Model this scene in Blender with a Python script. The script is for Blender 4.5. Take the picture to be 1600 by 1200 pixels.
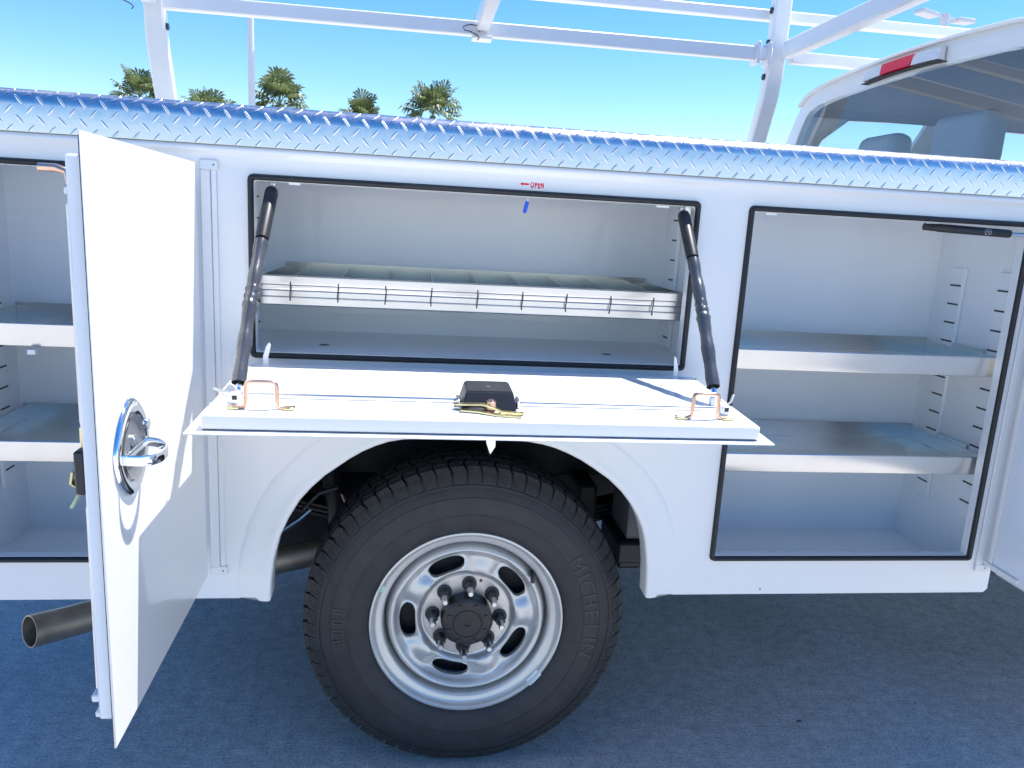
import bpy, bmesh, math, random
from mathutils import Vector, Matrix
from mathutils.geometry import tessellate_polygon
rad = math.radians
random.seed(7)
for o in list(bpy.data.objects): bpy.data.objects.remove(o)
scn = bpy.context.scene
COL = scn.collection

# ------------------------------------------------------------ camera
cam_d = bpy.data.cameras.new('camera'); cam = bpy.data.objects.new('camera', cam_d); COL.objects.link(cam)
yaw, pitch, roll = rad(7.62), rad(11.75), rad(3.18)
fw = Vector((math.sin(yaw)*math.cos(pitch), math.cos(yaw)*math.cos(pitch), -math.sin(pitch)))
rt = Vector((math.cos(yaw), -math.sin(yaw), 0)); up = rt.cross(fw)
r2 = rt*math.cos(roll)+up*math.sin(roll); u2 = -rt*math.sin(roll)+up*math.cos(roll)
M = Matrix((r2, u2, -fw)).transposed().to_4x4(); M.translation = (0, -1.66, 1.365)
cam.matrix_world = M
cam_d.sensor_width = 36; cam_d.lens = 1195/1600*36; cam_d.clip_start = .02; cam_d.clip_end = 3000
scn.camera = cam

# ------------------------------------------------------------ sky, sun, exposure
SUN = Vector((.39, .16, 1.0)).normalized()
elev = math.asin(SUN.z)
wd = bpy.data.worlds.new('World'); scn.world = wd; wd.use_nodes = True
nt = wd.node_tree; nt.nodes.clear()
sky = nt.nodes.new('ShaderNodeTexSky'); sky.sky_type = 'NISHITA'; sky.sun_disc = False
sky.sun_elevation = elev; sky.sun_rotation = math.atan2(SUN.x, SUN.y)
sky.altitude = 0; sky.air_density = 1.0; sky.dust_density = 0.2; sky.ozone_density = 2.0
hs = nt.nodes.new('ShaderNodeHueSaturation'); hs.inputs['Saturation'].default_value = 1.4; hs.inputs['Hue'].default_value = .5065
bg = nt.nodes.new('ShaderNodeBackground'); bg.inputs['Strength'].default_value = .108
wo = nt.nodes.new('ShaderNodeOutputWorld')
nt.links.new(sky.outputs[0], hs.inputs['Color']); nt.links.new(hs.outputs[0], bg.inputs[0]); nt.links.new(bg.outputs[0], wo.inputs[0])
sl = bpy.data.lights.new('sun', 'SUN'); sl.energy = 4.2; sl.angle = rad(.5); sl.color = (1, .975, .94)
so = bpy.data.objects.new('sun', sl); COL.objects.link(so); so.location = SUN*20
so.rotation_euler = SUN.to_track_quat('Z', 'Y').to_euler()
vs = scn.view_settings; vs.view_transform = 'Standard'; vs.look = 'None'; vs.gamma = 1; vs.exposure = 1.12
vs.use_curve_mapping = False
scn.render.engine = 'CYCLES'
scn.cycles.max_bounces = 16; scn.cycles.diffuse_bounces = 12; scn.cycles.glossy_bounces = 5; scn.cycles.transparent_max_bounces = 12

# ------------------------------------------------------------ materials
MATS = {}
def mat(name, col, rough=.5, metal=0, coat=0, spec=.5, noise=0, nscale=8, bump=0, bscale=60, bdist=.001, rvar=0, stretch=None):
    m = bpy.data.materials.new(name); m.use_nodes = True; n = m.node_tree.nodes; L = m.node_tree.links
    b = n['Principled BSDF']; b.inputs['Base Color'].default_value = (*col, 1); b.inputs['Roughness'].default_value = rough
    b.inputs['Metallic'].default_value = metal; b.inputs['Coat Weight'].default_value = coat; b.inputs['Coat Roughness'].default_value = .04
    b.inputs['Specular IOR Level'].default_value = spec
    tc = n.new('ShaderNodeTexCoord'); src = tc.outputs['Object']
    if stretch:
        mp = n.new('ShaderNodeMapping'); mp.inputs['Scale'].default_value = stretch; L.new(src, mp.inputs[0]); src = mp.outputs[0]
    if noise or rvar:
        t = n.new('ShaderNodeTexNoise'); t.inputs['Scale'].default_value = nscale; t.inputs['Detail'].default_value = 6; L.new(src, t.inputs['Vector'])
        if noise:
            r = n.new('ShaderNodeMapRange'); r.inputs[1].default_value = .25; r.inputs[2].default_value = .75; r.inputs[3].default_value = 1-noise; r.inputs[4].default_value = 1+noise
            L.new(t.outputs[0], r.inputs[0])
            x = n.new('ShaderNodeVectorMath'); x.operation = 'SCALE'; x.inputs[0].default_value = col; L.new(r.outputs[0], x.inputs['Scale']); L.new(x.outputs[0], b.inputs['Base Color'])
        if rvar:
            r = n.new('ShaderNodeMapRange'); r.inputs[1].default_value = .3; r.inputs[2].default_value = .7; r.inputs[3].default_value = max(.02, rough-rvar); r.inputs[4].default_value = rough+rvar
            L.new(t.outputs[0], r.inputs[0]); L.new(r.outputs[0], b.inputs['Roughness'])
    if bump:
        t2 = n.new('ShaderNodeTexNoise'); t2.inputs['Scale'].default_value = bscale; t2.inputs['Detail'].default_value = 4; L.new(src, t2.inputs['Vector'])
        bp = n.new('ShaderNodeBump'); bp.inputs['Strength'].default_value = bump; bp.inputs['Distance'].default_value = bdist
        L.new(t2.outputs[0], bp.inputs['Height']); L.new(bp.outputs[0], b.inputs['Normal'])
    MATS[name] = m; return m
mat('paint', (.80, .80, .795), .3, 0, .6, noise=.015, nscale=2.2, bump=.12, bscale=5, bdist=.004)
mat('door_paint', (.80, .80, .795), .3, 0, .55, noise=.012, nscale=3, bump=.1, bscale=4, bdist=.003)
mat('inner_paint', (.86, .89, .92), .34, 0, .4, noise=.03, nscale=5, bump=.15, bscale=7, bdist=.003)  # white paint; blue tint and extra lightness imitate the bluish light inside
mat('rack_paint', (.80, .80, .80), .35, 0, .3, noise=.02, nscale=9)
mat('rubber_seal', (.018, .018, .02), .55, noise=.2, nscale=40)
mat('tyre_rubber', (.030, .030, .033), .62, noise=.25, nscale=25, bump=.25, bscale=300, bdist=.0006)
mat('tyre_letter', (.042, .042, .044), .5, noise=.1)
mat('tread_rubber', (.040, .039, .040), .7, noise=.35, nscale=60, bump=.3, bscale=200, bdist=.0008)
mat('black_plastic', (.02, .02, .022), .42, noise=.15, nscale=30)
mat('undercoat', (.022, .022, .024), .65, noise=.4, nscale=14, bump=.4, bscale=40, bdist=.003)
mat('frame_black', (.03, .03, .033), .5, noise=.3, nscale=18)
mat('grey_tank', (.22, .22, .23), .5, noise=.15, nscale=10)
mat('galv', (.72, .71, .685), .26, 1, noise=.04, nscale=14)
mat('alu', (.80, .745, .73), .24, 1, noise=.05, nscale=60, rvar=.05, bump=.10, bscale=20, bdist=.002)
mat('chrome', (.86, .87, .88), .06, 1, rvar=.02)
mat('dish_grey', (.24, .245, .26), .45, .5)  # dark grey stands in for chrome reflecting dark surroundings
mat('steel', (.62, .63, .64), .3, 1, noise=.1, nscale=60)
mat('rim_silver', (.64, .635, .62), .37, .6, .15, noise=.04, nscale=14, bump=.06, bscale=20, bdist=.002)
mat('rim_bare', (.55, .55, .54), .38, .85, noise=.12, nscale=40)
mat('zinc', (.72, .62, .34), .28, 1, noise=.25, nscale=35)
mat('copper', (.80, .50, .36), .3, 1, noise=.25, nscale=25)
mat('exhaust', (.30, .27, .23), .5, .85, noise=.5, nscale=12, bump=.3, bscale=90, bdist=.0008)
mat('film', (.085, .085, .086), .24, .4, .9, noise=.3, nscale=20, bump=.35, bscale=45, bdist=.003)
mat('red_print', (.80, .015, .06), .5)
mat('sticker', (.82, .82, .82), .35)
mat('green_tape', (.55, .75, .68), .5)
mat('blue_plastic', (.01, .10, .62), .35)
mat('white_print', (.65, .66, .70), .5)
mat('blue_print', (.20, .22, .55), .5)
mat('red_lens', (.78, .002, .03), .35, 0, .15, bump=.3, bscale=160, bdist=.001)
mat('clear_lens', (.72, .72, .74), .12, .3, .6, bump=.8, bscale=140, bdist=.004)
mat('interior_dark', (.30, .305, .315), .7, noise=.04, nscale=60)
mat('seat_cloth', (.46, .48, .51), .8, noise=.04, nscale=60)
mat('trunk_bark', (.20, .145, .10), .9, noise=.4, nscale=6)
mat('dead_frond', (.27, .19, .11), .9, noise=.4, nscale=2)
mat('pole_paint', (.66, .65, .66), .4, noise=.05)
mat('rust', (.25, .10, .04), .8)
# palm leaf: two-sided with a little translucency
def leafmat(name, col):
    m = bpy.data.materials.new(name); m.use_nodes = True; n = m.node_tree.nodes; L = m.node_tree.links
    b = n['Principled BSDF']; b.inputs['Roughness'].default_value = .45
    tc = n.new('ShaderNodeTexCoord'); t = n.new('ShaderNodeTexNoise'); t.inputs['Scale'].default_value = 1.3; L.new(tc.outputs['Object'], t.inputs['Vector'])
    cr = n.new('ShaderNodeValToRGB'); cr.color_ramp.elements[0].color = (col[0]*.6, col[1]*.6, col[2]*.6, 1); cr.color_ramp.elements[1].color = (col[0]*1.5, col[1]*1.4, col[2]*1.2, 1)
    cr.color_ramp.elements[0].position = .3; cr.color_ramp.elements[1].position = .7
    L.new(t.outputs[0], cr.inputs[0]); L.new(cr.outputs[0], b.inputs['Base Color'])
    tr = n.new('ShaderNodeBsdfTranslucent'); L.new(cr.outputs[0], tr.inputs[0])
    mx = n.new('ShaderNodeMixShader'); mx.inputs[0].default_value = .3
    L.new(b.outputs[0], mx.inputs[1]); L.new(tr.outputs[0], mx.inputs[2]); L.new(mx.outputs[0], n['Material Output'].inputs[0])
    MATS[name] = m
leafmat('palm_leaf', (.14, .185, .08))
# tinted glass: fresnel mix of clear tint and mirror
def glassmat(name, tint):
    m = bpy.data.materials.new(name); m.use_nodes = True; n = m.node_tree.nodes; L = m.node_tree.links
    n.remove(n['Principled BSDF'])
    t = n.new('ShaderNodeBsdfTransparent'); t.inputs[0].default_value = (*tint, 1)
    g = n.new('ShaderNodeBsdfGlossy'); g.inputs['Roughness'].default_value = .01
    lw = n.new('ShaderNodeLayerWeight'); lw.inputs[0].default_value = .5
    pw = n.new('ShaderNodeMath'); pw.operation = 'POWER'; pw.inputs[1].default_value = 4; L.new(lw.outputs['Facing'], pw.inputs[0])
    f = n.new('ShaderNodeMath'); f.operation = 'MULTIPLY_ADD'; f.inputs[1].default_value = .9; f.inputs[2].default_value = .07; L.new(pw.outputs[0], f.inputs[0])
    mx = n.new('ShaderNodeMixShader'); L.new(f.outputs[0], mx.inputs[0]); L.new(t.outputs[0], mx.inputs[1]); L.new(g.outputs[0], mx.inputs[2])
    L.new(mx.outputs[0], n['Material Output'].inputs[0]); MATS[name] = m
glassmat('tint_glass', (.84, .90, .94))
glassmat('side_glass', (.80, .86, .88))
# ground: dark weathered concrete with broom lines and stains
def groundmat():
    m = bpy.data.materials.new('concrete'); m.use_nodes = True; n = m.node_tree.nodes; L = m.node_tree.links
    b = n['Principled BSDF']; b.inputs['Roughness'].default_value = .85
    tc = n.new('ShaderNodeTexCoord')
    def noise(sc, det, stretch=None):
        t = n.new('ShaderNodeTexNoise'); t.inputs['Scale'].default_value = sc; t.inputs['Detail'].default_value = det; t.inputs['Roughness'].default_value = .62
        if stretch:
            mp = n.new('ShaderNodeMapping'); mp.inputs['Scale'].default_value = stretch; L.new(tc.outputs['Object'], mp.inputs[0]); L.new(mp.outputs[0], t.inputs['Vector'])
        else: L.new(tc.outputs['Object'], t.inputs['Vector'])
        return t
    a = noise(1.1, 5); c = noise(26, 6); d = noise(135, 5); e = noise(9, 4, (1, 16, 1)); s = noise(5, 3)
    r1 = n.new('ShaderNodeValToRGB'); r1.color_ramp.elements[0].color = (.355, .345, .335, 1); r1.color_ramp.elements[1].color = (.480, .468, .455, 1)
    r1.color_ramp.elements[0].position = .3; r1.color_ramp.elements[1].position = .72; L.new(a.outputs[0], r1.inputs[0])
    col = r1.outputs[0]
    for t, lo, hi, k0, k1 in ((c, .3, .7, .80, 1.20), (d, .32, .68, .68, 1.34), (e, .3, .7, .90, 1.10), (s, .26, .36, .72, 1.0)):
        r = n.new('ShaderNodeMapRange'); r.inputs[1].default_value = lo; r.inputs[2].default_value = hi; r.inputs[3].default_value = k0; r.inputs[4].default_value = k1; L.new(t.outputs[0], r.inputs[0])
        x = n.new('ShaderNodeVectorMath'); x.operation = 'SCALE'; L.new(col, x.inputs[0]); L.new(r.outputs[0], x.inputs['Scale']); col = x.outputs[0]
    L.new(col, b.inputs['Base Color'])
    bp = n.new('ShaderNodeBump'); bp.inputs['Strength'].default_value = .6; bp.inputs['Distance'].default_value = .002
    L.new(d.outputs[0], bp.inputs['Height']); L.new(bp.outputs[0], b.inputs['Normal']); MATS['concrete'] = m
groundmat()
mat('grit', (.30, .29, .28), .9, noise=.4, nscale=300)
mat('dry_leaf', (.10, .055, .03), .8, noise=.4, nscale=40)

# ------------------------------------------------------------ mesh helpers
WL = {}
def finish(name, bm, m, parent=None, smooth=False, loc=None, auto=None):
    me = bpy.data.meshes.new(name); bm.normal_update(); bm.to_mesh(me); bm.free()
    return link(name, me, m, parent, smooth, loc, auto)
def link(name, me, m=None, parent=None, smooth=False, loc=None, auto=None):
    if m and not me.materials: me.materials.append(MATS[m])
    if smooth or auto:
        for p in me.polygons: p.use_smooth = True
    if auto:
        me.set_sharp_from_angle(angle=rad(auto))
    o = bpy.data.objects.new(name, me); COL.objects.link(o)
    w = Vector(loc or (0, 0, 0)); o.location = w
    WL[o.name] = w
    if parent:
        o.parent = parent; o.location = w - WL[parent.name]
    return o
def empty(name, loc, label=None, cat=None, group=None):
    o = bpy.data.objects.new(name, None); COL.objects.link(o); o.location = loc; o.empty_display_size = .2
    WL[o.name] = Vector(loc)
    if label: o['label'] = label; o['category'] = cat
    if group: o['group'] = group
    return o
def B(): return bmesh.new()
def box(bm, x0, x1, y0, y1, z0, z1, bev=0, seg=1):
    vs = [bm.verts.new((x, y, z)) for x in (x0, x1) for y in (y0, y1) for z in (z0, z1)]
    F = [(0, 1, 3, 2), (4, 6, 7, 5), (0, 4, 5, 1), (2, 3, 7, 6), (0, 2, 6, 4), (1, 5, 7, 3)]
    fs = [bm.faces.new([vs[i] for i in f]) for f in F]
    if bev:
        es = list({e for f in fs for e in f.edges})
        bmesh.ops.bevel(bm, geom=es, offset=bev, segments=seg, affect='EDGES', profile=.5)
def boxo(name, x0, x1, y0, y1, z0, z1, m, parent, bev=0, seg=1):
    bm = B(); box(bm, x0, x1, y0, y1, z0, z1, bev, seg); return finish(name, bm, m, parent, auto=40 if bev else None)
def tube(bm, pts, r, n=12, cap=True, rx=None):
    """round tube along pts; r number or list"""
    pts = [Vector(p) for p in pts]; rings = []
    rs = r if isinstance(r, (list, tuple)) else [r]*len(pts)
    t0 = (pts[1]-pts[0]).normalized(); a = t0.orthogonal().normalized()
    for i, p in enumerate(pts):
        t = (pts[min(i+1, len(pts)-1)]-pts[max(i-1, 0)]).normalized()
        a = (a-t*a.dot(t)).normalized(); b = t.cross(a)
        rings.append([bm.verts.new(p+(a*math.cos(2*math.pi*k/n)+b*math.sin(2*math.pi*k/n))*rs[i]) for k in range(n)])
    for A, C in zip(rings, rings[1:]):
        for k in range(n): bm.faces.new((A[k], A[(k+1) % n], C[(k+1) % n], C[k]))
    if cap: bm.faces.new(rings[0][::-1]); bm.faces.new(rings[-1])
def tubeo(name, pts, r, m, parent, n=12, cap=True):
    bm = B(); tube(bm, pts, r, n, cap); return finish(name, bm, m, parent, auto=40)
def beam(bm, pts, w, h, side):
    """rectangular tube along pts; side = width direction"""
    pts = [Vector(p) for p in pts]; side = Vector(side).normalized(); rings = []
    for i, p in enumerate(pts):
        t = (pts[min(i+1, len(pts)-1)]-pts[max(i-1, 0)]).normalized(); s = (side-t*side.dot(t)).normalized(); u = s.cross(t)
        c = .16*min(w, h); hw, hh = w/2, h/2
        prof = [(-hw+c, -hh), (hw-c, -hh), (hw, -hh+c), (hw, hh-c), (hw-c, hh), (-hw+c, hh), (-hw, hh-c), (-hw, -hh+c)]
        rings.append([bm.verts.new(p+s*a+u*b) for a, b in prof])
    for A, C in zip(rings, rings[1:]):
        for k in range(8): bm.faces.new((A[k], A[(k+1) % 8], C[(k+1) % 8], C[k]))
    bm.faces.new(rings[0][::-1]); bm.faces.new(rings[-1])
def beamo(name, pts, w, h, side, m, parent):
    bm = B(); beam(bm, pts, w, h, side); bmesh.ops.recalc_face_normals(bm, faces=bm.faces[:]); return finish(name, bm, m, parent, auto=35)
def lathe(bm, prof, n=96, cy=0, cx=0, cz=0, a0=0):
    """profile (r, y) spun round the y axis through (cx, cz)"""
    rings = [[bm.verts.new((cx+r*math.cos(a0+2*math.pi*k/n), cy+y, cz+r*math.sin(a0+2*math.pi*k/n))) for k in range(n)] for r, y in prof]
    for A, C in zip(rings, rings[1:]):
        for k in range(n): bm.faces.new((A[k], A[(k+1) % n], C[(k+1) % n], C[k]))
    return rings
def poly_holes(bm, outer, holes, to3):
    loops = [[Vector((p[0], p[1], 0)) for p in outer]] + [[Vector((p[0], p[1], 0)) for p in h] for h in holes]
    flat = [p for l in loops for p in l]; V = [bm.verts.new(to3(p.x, p.y)) for p in flat]
    for t in tessellate_polygon(loops):
        try: bm.faces.new([V[i] for i in t])
        except ValueError: pass
    idx = 0; out = []
    for l in loops: out.append(V[idx:idx+len(l)]); idx += len(l)
    return out
def rrect(x0, x1, z0, z1, r, n=4):
    P = []
    for cx, cz, a in ((x1-r, z1-r, 0), (x0+r, z1-r, 90), (x0+r, z0+r, 180), (x1-r, z0+r, 270)):
        for k in range(n+1): t = rad(a+90*k/n); P.append((cx+r*math.cos(t), cz+r*math.sin(t)))
    return P
def ring_wall(bm, loop, off):
    """extrude a vertex loop by off"""
    N = [bm.verts.new(v.co+Vector(off)) for v in loop]; L = len(loop)
    for k in range(L): bm.faces.new((loop[k], loop[(k+1) % L], N[(k+1) % L], N[k]))
    return N
def extrude_x(bm, prof, x0, x1, closed=True, caps=True):
    A = [bm.verts.new((x0, y, z)) for y, z in prof]; C = [bm.verts.new((x1, y, z)) for y, z in prof]
    n = len(prof)
    for k in range(n if closed else n-1): bm.faces.new((A[k], A[(k+1) % n], C[(k+1) % n], C[k]))
    if closed and caps: bm.faces.new(A[::-1]); bm.faces.new(C)
def text_geo(bm, s, size, to3, extrude=0, off=0, sp=1):
    cu = bpy.data.curves.new('t', 'FONT'); cu.body = s; cu.size = size; cu.extrude = extrude; cu.align_x = 'CENTER'; cu.resolution_u = 3; cu.offset = off; cu.space_character = sp
    ob = bpy.data.objects.new('t', cu); COL.objects.link(ob)
    dg = bpy.context.evaluated_depsgraph_get(); me = ob.evaluated_get(dg).to_mesh()
    V = [bm.verts.new(to3(*v.co)) for v in me.vertices]
    for p in me.polygons:
        try: bm.faces.new([V[i] for i in p.vertices])
        except ValueError: pass
    ob.evaluated_get(dg).to_mesh_clear(); bpy.data.objects.remove(ob)

# ------------------------------------------------------------ ground
bm = B(); S = 1500
for a, b_ in ((-S, S),):
    vs_ = [bm.verts.new(p) for p in ((-S, -S, 0), (S, -S, 0), (S, S, 0), (-S, S, 0))]; bm.faces.new(vs_)
g = finish('ground', bm, 'concrete'); g['kind'] = 'structure'
bm = B(); rg = random.Random(21)
for k in range(700):
    x, y = rg.uniform(-1.4, 2.6), rg.uniform(-1.2, 1.6); r = rg.choice((.0012, .0016, .002, .003))*rg.uniform(.8, 1.4)
    bmesh.ops.create_icosphere(bm, subdivisions=1, radius=r, matrix=Matrix.Translation((x, y, r*.4)) @ Matrix.Diagonal((rg.uniform(.7, 1.5), 1, .7, 1)))
gs = finish('grit', bm, 'grit'); gs['kind'] = 'stuff'; gs['label'] = 'loose grit scattered on the concrete'; gs['category'] = 'grit'

# ------------------------------------------------------------ truck
T = empty('service_truck', (0.6, 1.015, 0), 'white service body work truck with open side compartments and ladder rack', 'truck')

X0, X1 = -1.06, 1.489           # rear and front end of the service body
ZB, ZT = .502, 1.491            # bottom of body, bottom of plate cap
# --- wheel arch outline (x, z) left to right
ARC = [(-.311, .509), (-.3085, .545), (-.302, .60), (-.288, .657), (-.269, .70), (-.245, .742), (-.219, .773), (-.189, .802), (-.135, .842), (-.106, .860), (-.076, .874), (-.048, .884), (-.015, .890), (.05, .893), (.125, .8945), (.20, .893), (.265, .890), (.30, .884), (.33, .876), (.36, .864), (.395, .847), (.427, .827), (.465, .801), (.497, .772), (.522, .742), (.542, .710), (.556, .68), (.566, .648), (.573, .61), (.578, .575), (.582, .51)]
def arch_off(d):
    out = []
    for i, (x, z) in enumerate(ARC):
        a = ARC[max(i-1, 0)]; c = ARC[min(i+1, len(ARC)-1)]; tx, tz = c[0]-a[0], c[1]-a[1]; l = math.hypot(tx, tz)
        out.append((x-tz/l*d, z+tx/l*d))
    return out
OPEN_C = (-.343, .618, 1.058, 1.438); OPEN_F = (.729, 1.425, .591, 1.436); OPEN_R = (-.965, -.452, .591, 1.440)
GW = .0135
def shrink(o, d): return (o[0]+d, o[1]-d, o[2]+d, o[3]-d)
fl = arch_off(.062)
outer = [(X0, ZT), (X0, ZB), (fl[0][0], ZB)] + [p for p in fl if p[1] > ZB+.004] + [(fl[-1][0], ZB), (X1-.01, ZB), (X1, ZB+.01), (X1, ZT)]
bm = B()
holes = [rrect(*shrink(o, GW), .008, 3) for o in (OPEN_R, OPEN_C, OPEN_F)]
loops = poly_holes(bm, outer, holes, lambda x, z: (x, 0, z))
for l in loops[1:]: ring_wall(bm, l, (0, .022, 0))
ring_wall(bm, loops[0], (0, .012, 0))
bmesh.ops.recalc_face_normals(bm, faces=bm.faces[:])
panel = finish('side_panel', bm, 'paint', T)
# fender flare: swept profile (offset from arch, y)
prof = [(-.004, .05), (-.006, .0), (-.0045, -.0070), (-.001, -.0092), (.005, -.0096), (.011, -.0084), (.018, -.0066), (.026, -.0052), (.036, -.0042), (.050, -.0032), (.060, -.0024), (.068, -.0012), (.074, .002)]
bm = B(); rings = []
for d, y in prof: rings.append([bm.verts.new((x, y, z)) for x, z in arch_off(d)])
for r, (d, y) in zip(rings, prof):
    for end in (0, -1):        # foot of the flare: lip lower than the sill
        r[end].co.z = .498 if d < .02 else .505
for A, C in zip(rings, rings[1:]):
    for k in range(len(A)-1): bm.faces.new((A[k], A[k+1], C[k+1], C[k]))
for e in (0, -1): bm.faces.new([r[e] for r in rings])
bmesh.ops.recalc_face_normals(bm, faces=bm.faces[:])
finish('fender_flare', bm, 'paint', panel, auto=50)
# drip rail under the plate cap
bm = B()
extrude_x(bm, [(.004, 1.4895), (-.007, 1.4895), (-.011, 1.486), (-.012, 1.481), (-.010, 1.476), (-.005, 1.472), (-.0025, 1.466), (-.002, 1.455), (.004, 1.455)], X0+.001, X1-.001)
finish('drip_rail', bm, 'paint', panel, auto=40)
# rubber seals
def seal(o, parent, y0=0., dep=.010, name='door_seal'):
    bm = B(); pr = [(0, 0), (.002, -.007), (.0045, -dep), (.008, -dep), (.0105, -.008), (GW-.0015, -.004), (GW-.001, .001)]
    rings = []
    for d, y in pr:
        a = shrink(o, d); rings.append([bm.verts.new((x, y0+y-.0005, z)) for x, z in rrect(*a, max(.012-d, .003), 3)])
    for A, C in zip(rings, rings[1:]):
        n = len(A)
        for k in range(n): bm.faces.new((A[k], A[(k+1) % n], C[(k+1) % n], C[k]))
    bmesh.ops.recalc_face_normals(bm, faces=bm.faces[:])
    return finish(name, bm, 'rubber_seal', parent, auto=60)
for o in (OPEN_R, OPEN_C, OPEN_F): seal(o, panel)
# hinge strips with end tabs
for x0, x1 in ((-.434, -.402), (1.440, 1.470)):
    boxo('hinge_strip', x0, x1-.012, -.006, -.0005, .578, 1.440, 'paint', panel, .0015)
    boxo('hinge_strip', x1-.0115, x1, -.003, -.0005, .578, 1.440, 'paint', panel, .001)
    for z in (1.440, .562):
        h = boxo('hinge_tab', x0-.001, x1+.004, -.007, -.0005, z, z+.020, 'paint', panel, .002)
        bm = B(); tube(bm, [(x1-.005, -.0075, z+.010), (x1-.005, -.0068, z+.010)], .0018, 8); finish('rivet', bm, 'black_plastic', panel)
bm = B(); tube(bm, [(.87, -.001, .515), (.87, .002, .515)], .002, 8); finish('rivet', bm, 'black_plastic', panel)
bm = B(); tube(bm, [(.647, -.001, 1.040), (.647, .002, 1.040)], .0022, 8); finish('rivet', bm, 'black_plastic', panel)
# OPEN sticker
st = boxo('open_sticker', .214, .2705, -.0012, -.0004, 1.4420, 1.4590, 'sticker', panel)
bm = B(); text_geo(bm, 'OPEN', .0142, lambda x, y, z: (.2522+x*.68, -.0016, 1.4442+y*1.32), off=.0007, sp=1.26); finish('lettering', bm, 'red_print', st if False else panel)
bm = B()
P = [(.2155, 1.4507), (.2210, 1.4547), (.2210, 1.4526), (.2345, 1.4526), (.2345, 1.4488), (.2210, 1.4488), (.2210, 1.4467)]
bm.faces.new([bm.verts.new((x, -.0016, z)) for x, z in P]); finish('arrow_mark', bm, 'red_print', panel)

# --- body shell (closes the boxes behind the panel), painted
bm = B()
def shell_box(x0, x1, z0, z1, y0=.024, y1=.45):
    vs = {}
    def q(*p): bm.faces.new([bm.verts.new(a) for a in p])
    q((x0, y0, z0), (x0, y1, z0), (x0, y1, z1), (x0, y0, z1)); q((x1, y0, z0), (x1, y0, z1), (x1, y1, z1), (x1, y1, z0))
    q((x0, y1, z0), (x1, y1, z0), (x1, y1, z1), (x0, y1, z1)); q((x0, y0, z0), (x1, y0, z0), (x1, y1, z0), (x0, y1, z0))
    q((x0, y0, z1), (x0, y1, z1), (x1, y1, z1), (x1, y0, z1))
shell_box(X0+.002, -.405, ZB+.004, 1.56); shell_box(-.404, .687, 1.038, 1.56); shell_box(.688, X1-.002, ZB+.004, 1.56)
finish('body_shell', bm, 'paint', T)
bm = B(); box(bm, X0, X1, .452, 1.578, .90, .95); finish('bed_floor', bm, 'frame_black', T)
bm = B(); box(bm, X0, X1, 1.58, 2.03, .92, 1.57, .01); box(bm, X0, -.40, 1.58, 2.03, .50, .918, .01); box(bm, .69, X1, 1.58, 2.03, .50, .918, .01)
finish('far_side_body', bm, 'paint', T)
bm = B(); box(bm, X1-.03, X1-.002, .455, 1.575, .955, 1.56); finish('headboard', bm, 'paint', T)

# --- diamond plate cap
capx0, capx1 = X0-.004, X1+.003
lean = .025
def cap_pt(s):
    """arc-length s up from the bottom edge -> (y, z, normal y, normal z)"""
    h = .050; R = .032; a0 = lean
    y0, z0 = -.013, 1.4905
    if s <= h: return (y0+math.sin(a0)*s, z0+math.cos(a0)*s, -math.cos(a0), math.sin(a0))
    yb, zb = y0+math.sin(a0)*h, z0+math.cos(a0)*h
    cy_, cz_ = yb+math.cos(a0)*R, zb-math.sin(a0)*R
    ang = min((s-h)/R, math.pi/2-a0); t = a0+ang
    y, z = cy_-math.cos(t)*R, cz_+math.sin(t)*R
    ex = max(0, s-h-R*(math.pi/2-a0))
    return (y+ex, z, -math.cos(t), math.sin(t))
svals = [0, .025, .050]+[.050+.032*(math.pi/2-lean)*k/10 for k in range(1, 11)]+[.25, .45]
bm = B(); profc = [cap_pt(s)[:2] for s in svals]
extrude_x(bm, [(-.011, 1.4895), ]+[(-.013, 1.4895)]+profc, capx0, capx1, closed=False)
cap = finish('diamond_plate_cap', bm, 'alu', T, auto=40)
# raised bars of the tread plate
def bar_mesh(sgn):
    """lens-shaped ridge: two long facets meeting on a crest"""
    bm = B(); L, Wd, H = .0130, .0029, .0010; a = rad(50)*sgn; N = 6
    def pt(u, v, h): return bm.verts.new((u*math.cos(a)-v*math.sin(a), -h+.0002, u*math.sin(a)+v*math.cos(a)))
    us = [-1, -.75, -.35, 0, .35, .75, 1]; wv = [0, .62, .95, 1, .95, .62, 0]; hv = [0, .75, 1, 1, 1, .75, 0]
    lo = [pt(u*L, -w*Wd, 0) for u, w in zip(us, wv)]; hi = [pt(u*L, w*Wd, 0) for u, w in zip(us, wv)]
    c1 = [pt(u*L*.93, -w*Wd*.28, h*H) for u, w, h in zip(us, wv, hv)]; c2 = [pt(u*L*.93, w*Wd*.28, h*H) for u, w, h in zip(us, wv, hv)]
    for A, C in ((lo, c1), (c1, c2), (c2, hi)):
        for k in range(N): bm.faces.new((A[k], A[k+1], C[k+1], C[k]))
    bmesh.ops.remove_doubles(bm, verts=bm.verts[:], dist=1e-6); bmesh.ops.recalc_face_normals(bm, faces=bm.faces[:])
    if sum(f.normal.y*f.calc_area() for f in bm.faces) > 0: bmesh.ops.reverse_faces(bm, faces=bm.faces[:])
    me = bpy.data.meshes.new('tread_bar'); bm.to_mesh(me); bm.free(); me.materials.append(MATS['alu'])
    return me
barm = {1: bar_mesh(1), -1: bar_mesh(-1)}
bm = B(); bm.from_mesh(barm[1]); bmesh.ops.bisect_plane(bm, geom=bm.verts[:]+bm.edges[:]+bm.faces[:], plane_co=(0, 0, -.0035), plane_no=(0, 0, -1), clear_outer=True)
me = bpy.data.meshes.new('tread_bar'); bm.to_mesh(me); bm.free(); me.materials.append(MATS['alu']); barm[0] = me
pitch_x = .0385; extra = B()
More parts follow.
